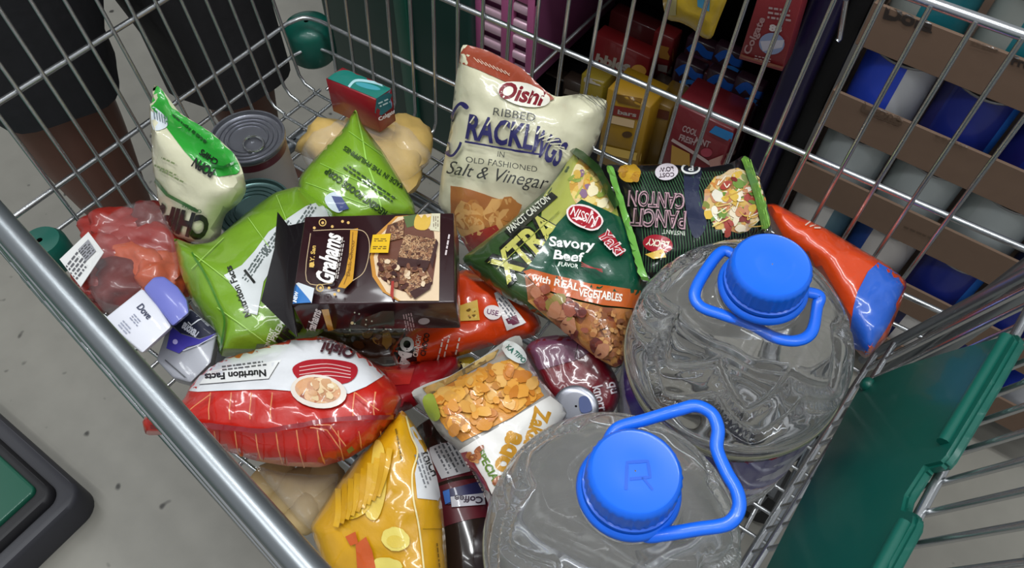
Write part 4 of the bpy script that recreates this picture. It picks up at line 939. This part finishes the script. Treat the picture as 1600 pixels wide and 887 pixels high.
# ------------------------------------------------------------------ person standing beyond the front of the cart
skin = mat('skin_brown', '#6a463a', .5, 0, .05, .05, 40, .15)
L1 = (-.93, .295); L2 = (-.90, .545); hipc = (-.935, .43)
vs = [(hipc[0], hipc[1], .46, .13), (-.935, .43, .60, .125), (-.935, .43, .78, .14), (-.935, .43, .92, .13), (-.935, .43, 1.00, .055), (-.925, .43, 1.06, .05), (-.915, .43, 1.13, .075), (-.915, .43, 1.20, .082), (-.92, .43, 1.26, .06)]
es = [(0, 1), (1, 2), (2, 3), (3, 4), (4, 5), (5, 6), (6, 7), (7, 8)]
def chain(start, pts):
    a = start
    for q in pts: vs.append(q); es.append((a, len(vs)-1)); a = len(vs)-1
for (lx, ly) in (L1, L2):
    s_ = -1 if ly < hipc[1] else 1
    chain(0, [(hipc[0]+(lx-hipc[0])*.4, hipc[1]+s_*.075, .38, .10), ((lx+hipc[0])/2, (ly+hipc[1])/2+s_*.03, .20, .085), (lx, ly, .06, .078), (lx-.005, ly, -.02, .074), (lx-.012, ly, -.10, .072), (lx-.01, ly, -.20, .056), (lx, ly, -.33, .036), (lx+.012, ly, -.365, .038), (lx+.08, ly+s_*.008, -.378, .033), (lx+.15, ly+s_*.014, -.386, .024)])
for s_ in (-1, 1):
    chain(3, [(-.935, .43+s_*.15, .94, .065), (-.99, .43+s_*.20, .90, .052), (-.935, .43+s_*.24, .68, .040), (-.93, .43+s_*.24, .46, .030), (-.915, .43+s_*.235, .40, .026), (-.895, .43+s_*.23, .33, .028)])
    hnd = len(vs)-1
    for k in range(4): chain(hnd, [(-.90+.014*k, .43+s_*(.232-.002*k), .285-.002*k, .010), (-.895+.014*k, .43+s_*.226, .245+.004*abs(k-1), .0085), (-.892+.013*k, .43+s_*.218, .222+.006*abs(k-1), .0075)])
    chain(hnd, [(-.865, .43+s_*.222, .31, .011), (-.85, .43+s_*.215, .28, .009)])
me = bpy.data.meshes.new('person'); B0 = Vector((hipc[0], hipc[1], GROUND))
me.from_pydata([Vector((v[0], v[1], v[2]+(.012 if v[2] < -.3 else 0)))-B0 for v in vs], es, []); bo = bpy.data.objects.new('person', me); COL.objects.link(bo); bo.location = B0
sk = bo.modifiers.new('skin', 'SKIN'); ss = bo.modifiers.new('sub', 'SUBSURF'); ss.levels = 2; ss.render_levels = 2
for i, v in enumerate(vs): me.skin_vertices[0].data[i].radius = (v[3], v[3]); me.skin_vertices[0].data[i].use_root = (i == 0)
me.materials.append(skin); bpy.context.view_layer.update()
dg = bpy.context.evaluated_depsgraph_get(); m2 = bpy.data.meshes.new_from_object(bo.evaluated_get(dg)); bo.modifiers.clear(); bo.data = m2; m2.name = 'person'
m2.materials.clear(); m2.materials.append(skin); m2.polygons.foreach_set('use_smooth', [True]*len(m2.polygons))
tag(bo, 'person in dark shorts standing beyond the front of the cart, seen from the thighs down', 'person')
for (lx, ly), s_ in ((L1, -1), (L2, 1)):
    q = Part(); tube(q, [(lx-.045, ly, GROUND+.007), (lx-.02, ly, GROUND+.007), (lx+.05, ly+s_*.004, GROUND+.007), (lx+.12, ly+s_*.010, GROUND+.007), (lx+.175, ly+s_*.014, GROUND+.007)], [.028, .038, .040, .046, .030], mat('sandal_black', '#202022', .6), 16, False, .18, up=(0, 0, 1))
    tube(q, spline([(lx+.06, ly-.042, GROUND+.012), (lx+.07, ly-.03, GROUND+.045), (lx+.075, ly+s_*.006, GROUND+.056), (lx+.07, ly+.036, GROUND+.045), (lx+.06, ly+.046, GROUND+.012)], 4), .008, mat('sandal_strap', '#2a2a2c', .6), 8)
    q.build('sandal', bo)
def garment(name, rings, m, parent, n=40):
    """open cloth tube with thickness: rings of (cx, cy, z, rx, ry)"""
    q = Part(); V = []; F = []; rows = rings+[(a, b, z, rx-.006, ry-.006) for a, b, z, rx, ry in rings[::-1]]
    for j, (a, b, z, rx, ry) in enumerate(rows):
        for k in range(n):
            A = 2*math.pi*k/n; w = 1+.05*math.sin(A*5+z*9)+.03*noise.noise(Vector((math.cos(A)*2, math.sin(A)*2, z*6))); V.append((a+rx*w*math.cos(A), b+ry*w*math.sin(A), z))
    for j in range(len(rows)-1):
        for k in range(n): F.append((j*n+k, j*n+(k+1) % n, (j+1)*n+(k+1) % n, (j+1)*n+k))
    q.add(V, F, m); return q.build(name, parent, ang=120)
sh = mat('shorts_black', '#1c1c20', .75, 0, 0, .3, 50, .2); sh2 = sh
garment('shorts_leg', [(L1[0]-.0, L1[1], .02, .105, .090), (L1[0]-.004, L1[1], .06, .108, .092), ((L1[0]+hipc[0])/2, (L1[1]+hipc[1])/2-.03, .22, .12, .115), (hipc[0], hipc[1]-.075, .40, .13, .12)], sh, bo)
garment('shorts_leg', [(L2[0]-.01, L2[1]-.005, -.12, .095, .092), (L2[0]-.01, L2[1]-.004, -.02, .098, .095), ((L2[0]+hipc[0])/2, (L2[1]+hipc[1])/2+.02, .22, .122, .118), (hipc[0], hipc[1]+.075, .40, .13, .12)], mat('shorts_charcoal', '#2b2a2d', .75, 0, 0, .3, 50, .2), bo)
garment('shorts_waist', [(hipc[0], hipc[1], .36, .16, .20), (hipc[0], hipc[1], .50, .155, .18), (hipc[0], hipc[1], .60, .145, .165)], sh, bo)
garment('shirt', [(hipc[0], hipc[1], .54, .17, .195), (hipc[0], hipc[1], .75, .165, .19), (hipc[0], hipc[1], .90, .155, .19), (hipc[0], hipc[1], .97, .10, .13), (hipc[0], hipc[1], 1.00, .066, .07)], mat('shirt_grey', '#55565c', .8), bo)
q = Part(); blob(q, (-.925, .43, 1.225), .098, .092, .085, mat('hair_black', '#0f0d0c', .6), 4, .08); q.build('hair', bo)
q = Part()
for s_ in (-1, 1): q = Part(); blob(q, (-.835, .43+s_*.03, 1.17), .010, .013, .008, mat('eye_dark', '#1a1512', .3), 3, .02, 1, 2); q.build('eye', bo)
q = Part(); blob(q, (-.828, .43, 1.142), .016, .014, .02, skin, 3, .02, 1, 2); q.build('nose', bo)
q = Part(); blob(q, (-.837, .43, 1.108), .008, .024, .006, mat('lips', '#5a2f2a', .5), 3, .02, 1, 2); q.build('mouth', bo)

# ------------------------------------------------------------------ shelf unit with green end, black recess
YS = .80
gs = thing('gondola_shelf', 'dark shelf unit with green end panel behind the cart', 'shelf unit', (-.45, 1.0, GROUND))
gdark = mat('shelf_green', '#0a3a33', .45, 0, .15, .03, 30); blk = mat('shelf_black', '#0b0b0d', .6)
xgl, xgr = aty(500, 0, YS)[0], aty(733, 0, YS)[0]
p = Part(); bevel_box(p, (xgl, YS, GROUND), (xgr-xgl, 0, 0), (0, .5, 0), (0, 0, 1.5), gdark, .006); p.build('end_panel', gs)
p = Part(); bevel_box(p, (xgl+.19, YS-.008, GROUND+.002), (.028, 0, 0), (0, .01, 0), (0, 0, 1.45), mat('shelf_green_trim', '#0f5a48', .4, 0, .2), .002); p.build('panel_trim', gs)
xc0 = aty(1262, 0, YS)[0]; xc1 = aty(1372, 0, YS)[0]
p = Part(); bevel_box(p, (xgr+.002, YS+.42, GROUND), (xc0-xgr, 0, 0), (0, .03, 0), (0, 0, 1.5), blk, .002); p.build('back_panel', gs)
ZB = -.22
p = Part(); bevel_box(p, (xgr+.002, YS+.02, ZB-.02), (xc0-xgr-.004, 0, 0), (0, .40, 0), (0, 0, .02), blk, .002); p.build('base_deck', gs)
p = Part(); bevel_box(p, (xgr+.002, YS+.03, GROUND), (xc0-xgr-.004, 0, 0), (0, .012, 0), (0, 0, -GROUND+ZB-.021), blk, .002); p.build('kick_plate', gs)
p = Part(); bevel_box(p, (xgr+.002, YS-.02, .28), (xc0-xgr-.004, 0, 0), (0, .43, 0), (0, 0, .02), blk, .002); p.build('shade_board', gs)  # unseen board above the view, added to shade the recess
navy = mat('column_navy', '#1a1338', .4, 0, .3, .05, 30)
p = Part(); bevel_box(p, (xc0, YS+.0, GROUND), (xc1-xc0-.03, 0, 0), (0, .45, 0), (0, 0, 1.5), navy, .012, 3); p.build('navy_column', gs)
p = Part(); tube(p, [aty(1322, 0, YS-.012), aty(1312, 60, YS-.012), aty(1308, 64, YS-.014)], .003, chrome); p.build('shelf_clip', gs)
p = Part(); xk = aty(1366, 3, YS)[0]; bevel_box(p, (xc1-.028, YS+.02, GROUND), (xk-.004-xc1+.028, 0, 0), (0, .012, 0), (0, 0, 1.4), blk, .001); p.build('dark_gap_filler', gs)  # black filler sheet, added to make the gap beside the trays dark
# peg hook
p = Part(); h0 = aty(828, 118, .70); h1 = h0+np.array([.004, .52, 0]); tube(p, [h0+np.array([-.014, -.004, .003]), h0, h1], .0028, chrome); tube(p, [aty(850, 108, .72), aty(932, 18, .98)], .0001, chrome) if False else None
o = p.build('peg_hook', gs); o['label'] = 'bare chrome peg hook'
# pink rack
pk_ = mat('pink_plastic', '#b05a88', .4, 0, .25); pkd = mat('pink_slot_metal', '#8a7f8a', .3, .7)
xr0, xr1 = aty(742, 0, YS+.02)[0], aty(838, 0, YS+.02)[0]; zt_, zb_ = aty(790, -60, YS+.02)[2], aty(800, 118, YS+.02)[2]
pr = thing('plastic_crate', 'pink slotted plastic crate standing beside the green shelf end', 'crate', ((xr0+xr1)/2, YS+.1, zb_))
p = Part(); w_ = xr1-xr0; h_ = zt_-zb_
for (x, ww) in ((xr0, .014), (xr0+w_*.47, .022), (xr1-.012, .012)): bevel_box(p, (x, YS+.015, zb_), (ww, 0, 0), (0, .012, 0), (0, 0, h_), pk_, .002)
bevel_box(p, (xr0, YS+.0155, zb_+h_*.74), (w_, 0, 0), (0, .011, 0), (0, 0, h_*.26), pk_, .002)
bevel_box(p, (xr0, YS+.03, zb_), (w_, 0, 0), (0, .25, 0), (0, 0, h_), mat('pink_deep', '#7d4166', .5), .002)
for k in range(7): bevel_box(p, (xr0+.002, YS+.017, zb_+.006+k*.029), (w_-.004, 0, .004), (0, .010, 0), (0, 0, .015), mat('pink_slat', '#e2bccd', .25, .2, .6), .003, 2)
p.build('crate_body', pr)
def dim(h): return '#'+''.join('%02x' % int(int(h[i:i+2], 16)*.82) for i in (1, 3, 5))  # darkens box colours to imitate the shade in the recess
def upright_box(name, label, cat, pxs, y, dep, cols, decs=(), group=None, zb=None):
    """box with an upright front face: x from the top pixels, z from the top and bottom rows"""
    (xa, ya), (xb, yb), ybot = pxs
    a = aty(xa, ya, y); b = aty(xb, yb, y); zt = (a[2]+b[2])/2; z0 = aty((xa+xb)/2, ybot, y)[2] if zb is None else zb
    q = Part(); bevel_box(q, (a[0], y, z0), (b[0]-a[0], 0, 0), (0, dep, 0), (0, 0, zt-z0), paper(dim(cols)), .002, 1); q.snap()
    for s_, m_ in decs: q.decal(s_, m_)
    o = q.build(name); tag(o, label, cat, group); return o
cr = paper('#a39a92')
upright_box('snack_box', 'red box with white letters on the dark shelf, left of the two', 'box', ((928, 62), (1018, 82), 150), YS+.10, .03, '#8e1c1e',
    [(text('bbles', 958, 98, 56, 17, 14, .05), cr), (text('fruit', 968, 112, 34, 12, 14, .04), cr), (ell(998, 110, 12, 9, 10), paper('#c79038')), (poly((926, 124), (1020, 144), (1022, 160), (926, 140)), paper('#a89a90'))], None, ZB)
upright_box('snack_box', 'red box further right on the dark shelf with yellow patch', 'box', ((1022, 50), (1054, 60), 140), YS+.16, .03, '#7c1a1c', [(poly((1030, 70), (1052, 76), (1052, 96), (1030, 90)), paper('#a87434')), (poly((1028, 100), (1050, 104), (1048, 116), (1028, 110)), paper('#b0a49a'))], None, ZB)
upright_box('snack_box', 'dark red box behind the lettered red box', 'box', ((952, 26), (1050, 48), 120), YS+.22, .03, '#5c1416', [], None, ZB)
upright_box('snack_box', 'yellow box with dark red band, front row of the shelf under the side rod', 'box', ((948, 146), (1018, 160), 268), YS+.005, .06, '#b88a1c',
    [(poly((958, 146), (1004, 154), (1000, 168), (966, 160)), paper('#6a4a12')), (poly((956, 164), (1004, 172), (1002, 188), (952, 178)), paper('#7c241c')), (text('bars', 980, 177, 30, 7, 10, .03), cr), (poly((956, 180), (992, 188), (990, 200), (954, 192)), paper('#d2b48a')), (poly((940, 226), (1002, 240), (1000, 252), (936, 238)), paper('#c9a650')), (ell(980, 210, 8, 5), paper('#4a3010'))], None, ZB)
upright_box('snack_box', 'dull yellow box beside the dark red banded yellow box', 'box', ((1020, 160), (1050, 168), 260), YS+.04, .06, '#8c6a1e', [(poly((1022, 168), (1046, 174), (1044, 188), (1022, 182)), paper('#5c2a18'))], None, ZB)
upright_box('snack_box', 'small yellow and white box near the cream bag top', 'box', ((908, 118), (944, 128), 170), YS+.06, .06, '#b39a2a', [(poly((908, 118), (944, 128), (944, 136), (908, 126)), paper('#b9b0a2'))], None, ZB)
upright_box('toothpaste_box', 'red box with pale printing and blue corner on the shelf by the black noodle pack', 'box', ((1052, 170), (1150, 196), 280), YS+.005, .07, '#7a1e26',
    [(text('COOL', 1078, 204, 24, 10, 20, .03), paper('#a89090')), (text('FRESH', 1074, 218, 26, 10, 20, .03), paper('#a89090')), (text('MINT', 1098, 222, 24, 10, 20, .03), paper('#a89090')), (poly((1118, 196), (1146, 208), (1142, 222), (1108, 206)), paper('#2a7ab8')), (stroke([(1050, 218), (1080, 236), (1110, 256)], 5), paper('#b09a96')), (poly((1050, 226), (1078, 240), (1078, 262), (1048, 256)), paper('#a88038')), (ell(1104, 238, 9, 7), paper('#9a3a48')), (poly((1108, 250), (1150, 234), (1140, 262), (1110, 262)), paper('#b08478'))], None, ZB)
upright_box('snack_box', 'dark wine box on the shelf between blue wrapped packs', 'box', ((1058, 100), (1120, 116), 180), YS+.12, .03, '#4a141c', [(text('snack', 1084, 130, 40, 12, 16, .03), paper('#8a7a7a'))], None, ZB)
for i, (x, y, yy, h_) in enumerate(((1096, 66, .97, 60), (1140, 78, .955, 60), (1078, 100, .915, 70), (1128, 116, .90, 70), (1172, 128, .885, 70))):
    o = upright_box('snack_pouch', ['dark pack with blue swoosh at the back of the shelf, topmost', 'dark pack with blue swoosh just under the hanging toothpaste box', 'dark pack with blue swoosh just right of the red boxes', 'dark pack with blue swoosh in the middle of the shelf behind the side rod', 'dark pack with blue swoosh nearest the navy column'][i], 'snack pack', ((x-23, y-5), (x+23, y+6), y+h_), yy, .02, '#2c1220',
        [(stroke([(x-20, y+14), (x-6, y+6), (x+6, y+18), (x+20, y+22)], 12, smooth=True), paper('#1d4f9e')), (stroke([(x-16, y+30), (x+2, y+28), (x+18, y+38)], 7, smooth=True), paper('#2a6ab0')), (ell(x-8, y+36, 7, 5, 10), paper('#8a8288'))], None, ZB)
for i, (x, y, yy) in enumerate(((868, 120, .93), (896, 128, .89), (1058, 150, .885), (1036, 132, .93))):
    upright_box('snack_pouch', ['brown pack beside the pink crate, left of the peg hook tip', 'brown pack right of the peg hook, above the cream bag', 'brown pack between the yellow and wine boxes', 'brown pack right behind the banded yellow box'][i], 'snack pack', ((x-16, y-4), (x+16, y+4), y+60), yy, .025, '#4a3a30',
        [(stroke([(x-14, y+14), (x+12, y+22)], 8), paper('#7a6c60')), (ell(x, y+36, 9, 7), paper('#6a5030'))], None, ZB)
# hanging packs
def hang(name, label, cat, outline, y, T, base, decs):
    q = Part(); V = [aty(x, yy, y) for x, yy in outline]; n = np.array([0, -1.0, 0])
    z3 = [(outline[i][0], outline[i][1], V[i][2]) for i in (0, len(outline)//3, 2*len(outline)//3)]
    q = Pack(outline, z3, T, film(base), T, .002, 30, 7, step=7)
    for s_, m_ in decs: q.decal(s_, m_)
    o = q.build(name); tag(o, label, cat); return o
hang('hanging_pouch', 'yellow and blue pouch hanging at the top edge of the picture', 'pouch', [(1034, -40), (1036, 10), (1042, 32), (1062, 34), (1082, 44), (1098, 60), (1112, 62), (1122, 34), (1136, 0), (1146, -40)], .72, .012, '#b89820',
     [(poly((1088, -38), (1112, -38), (1108, 18), (1090, 10)), paper('#3f86a8')), (poly((1040, -38), (1060, -38), (1056, 24), (1044, 24)), paper('#a89c6a'))])
q = Part(); P4, nb = prism(q, [(1192, -30), (1262, -30), (1222, 112), (1154, 92)], [(1192, -30, aty(1192, -30, .74)[2]), (1262, -30, aty(1262, -30, .74)[2]), (1154, 92, aty(1154, 92, .76)[2])], .03, paper('#8a2a30'), .001); q.snap()
q.decal(text('Colgate', 1180, 56, 62, 15, -66, .03), paper('#b08a8a')); q.decal(ell(1206, 68, 20, 17, 0), paper('#8a96b8')); q.decal(poly((1188, 64), (1226, 62), (1222, 74), (1192, 80)), paper('#c0bcc8'))
q.decal(text('88', 1212, 44, 20, 11, 8, .06), paper('#d0c4c4')); lines_of_text(q, paper('#b49a9a'), 1220, 22, 40, 22, 3, 8, 3); lines_of_text(q, paper('#b49a9a'), 1194, 92, 30, 8, 2, 12, 4)
q.decal(poly((1156, 84), (1224, 104), (1222, 112), (1154, 92)), paper('#a85a3a'))
o = q.build('toothpaste_box'); tag(o, 'red toothpaste box hanging at the top of the picture beside the navy column', 'toothpaste box')

# ------------------------------------------------------------------ stacked cardboard trays of tins
kraft = mat('kraft_card', '#6e5848', .75, 0, 0, .05, 60, .15); YD = .80
tops = [aty(1366, 3, YD)[2], aty(1338, 130, YD)[2], aty(1298, 272, YD)[2], 0]
dz = (tops[0]-tops[2])/2; tops = [tops[0]-dz*k for k in range(5)]
XD0 = aty(1366, 3, YD)[0]; XD1 = XD0+.50; LIP = .054
for k, zt in enumerate(tops):
    z0 = zt-LIP; q = Part()
    bevel_box(q, (XD0, YD, z0), (XD1-XD0, 0, 0), (0, .004, 0), (0, 0, LIP), kraft, .001, 1)
    bevel_box(q, (XD0, YD+.004, z0), (XD1-XD0, 0, 0), (0, .26, 0), (0, 0, .004), kraft, 0)
    bevel_box(q, (XD0, YD+.004, z0), (.004, 0, 0), (0, .26, 0), (0, 0, LIP*.9), kraft, 0); bevel_box(q, (XD1-.004, YD+.004, z0), (.004, 0, 0), (0, .26, 0), (0, 0, LIP*.9), kraft, 0)
    bevel_box(q, (XD0, YD+.26, z0), (XD1-XD0, 0, 0), (0, .004, 0), (0, 0, LIP), kraft, 0)
    q.snap(); ink = paper('#2c2420'); ink2 = paper('#584638')
    if k == 0:
        q.decal(text('Dole', 1420, 28, 78, 26, 17, .04), ink); q.decal(stroke([(1382, 22), (1420, 36)], 2.5), ink); q.decal(stroke([(1430, 42), (1456, 51)], 3), ink); lines_of_text(q, ink2, 1542, 74, 52, 8, 2, 17, 3); q.decal(text('Fruit', 1602, 100, 44, 15, 17, .04), ink)
    if k == 1:
        q.decal(text('Dole', 1380, 174, 68, 24, 20, .03), ink2); q.decal(stroke([(1350, 176), (1404, 196)], 2), ink2); lines_of_text(q, ink2, 1490, 222, 60, 6, 1, 20, 5)
    if k == 2: lines_of_text(q, ink2, 1440, 366, 60, 6, 1, 23, 5)
    o = q.build('cardboard_tray', smooth=False); tag(o, 'cardboard tray of stacked tins, ' + ['topmost with bold black lettering', 'second from the top with faded lettering', 'third from the top, behind the side rod', 'fourth from the top, beside the blue bag end', 'lowest of the stack, beside the corner post'][k], 'tray', None)
def dole_can(x, y, z, h, style, rot, label, group, decs=()):
    c = (x, y, z); r = .043; silver = mat('can_silver', '#a9abb0', .35, .75); q = Part()
    pal = dict(wb=['#c3c5c9', '#2438b4', '#2a62c8', '#2c48c0'], bn=['#1c2a80', '#2a6ec8', '#1a3a98', '#20206c'], pale=['#a9b0b0', '#9aa2a4', '#b0b6b4', '#a2aaa8'], mix=['#d0ccc8', '#5a7a88', '#2a3a78', '#1c2250'], wl=['#c6c0bc', '#c6c0bc', '#2a3a78', '#2a4a90'], teal=['#1a6a74', '#0f4f58', '#2a8088', '#8a8f8a'])[style]
    t = thing('tin_can', label, 'tin', c, group)
    lathe(q, [(r*.94, 0), (r, .002), (r, .005), (r*.975, .008)]+[(r*.975, .008+(h-.016)*i/6) for i in range(1, 7)]+[(r*.985, h-.004)], paper(pal[0]), c, n=48, ref=(math.cos(rot), math.sin(rot), 0), mfun=lambda i, f: paper(pal[0] if f < .26 else pal[1] if f < .5 else pal[2] if f < .74 else pal[3]))
    q.snap()
    for s_, m_ in decs: q.decal(s_, m_)
    q.build('tin_body', t)
    q = Part(); lathe(q, [(r*.985, h-.004), (r*1.02, h-.002), (r*1.02, h), (r*.95, h), (r*.92, h-.004), (r*.6, h-.004), (r*.57, h-.0025), (r*.5, h-.004), (.001, h-.004)], silver, c, n=40); q.build('lid', t)
hc = dz-.012
for k in range(5):
    for i in range(5):
        x = XD0+.052+i*.092; st = [['teal', 'teal', 'teal', 'mix', 'teal'], ['wb', 'bn', 'bn', 'wb', 'wb'], ['pale', 'pale', 'pale', 'mix', 'pale'], ['mix', 'wl', 'bn', 'bn', 'mix'], ['bn', 'bn', 'mix', 'bn', 'wb']][k][i]
        decs = []
        if k == 3 and i == 1: decs = [(poly((1420, 366), (1498, 398), (1470, 452), (1412, 425)), paper('#c6c0bc')), (text('Dole', 1468, 398, 50, 18, 17, .05), paper('#8a4a3a')), (text('Mixed Fruit', 1452, 425, 48, 8, 20, .03), paper('#6a5a8a'))]
        if k == 3 and i == 0: decs = [(poly((1300, 300), (1322, 305), (1318, 335), (1304, 330)), paper('#a59aa0'))]
        rot = [[4.5]*5, [4.95, 3.9, 4.2, 4.0, 4.4], [4, 4, 4, 4, 4], [3.4, 4.2, 3.7, 4.0, 4.4], [4.2, 3.9, 4.4, 4.1, 4]][k][i]
        row = ['top', 'second', 'third', 'fourth', 'lowest'][k]; pos = ['leftmost, beside the navy column', 'second from the left', 'middle one', 'fourth from the left', 'rightmost'][i]
        dole_can(x, YD+.052, tops[k]-LIP+.0045, hc if k else .10, st, rot, '%s fruit tin in the %s cardboard tray, %s' % ({'wb': 'white and blue', 'bn': 'blue', 'pale': 'pale', 'mix': 'dark blue and white', 'wl': 'white labelled', 'teal': 'teal'}[st], row, pos), 'fruit tins in the cardboard trays', decs)
        t2 = None
q = Part(); zt = tops[0]-LIP+.1045
bevel_box(q, (XD0+.12, YD+.02, tops[0]-LIP+.105), (.26, 0, 0), (0, .2, 0), (0, 0, .06), paper('#1a5a64'), .012, 3); q.snap(); q.decal(ell(1530, -4, 42, 12, 6), paper('#8a8a80')); q.decal(stroke([(1475, 6), (1510, 14)], 3), paper('#9a9a96'))
o = q.build('juice_carton'); tag(o, 'teal carton lying on top of the stacked trays at the top right', 'carton')
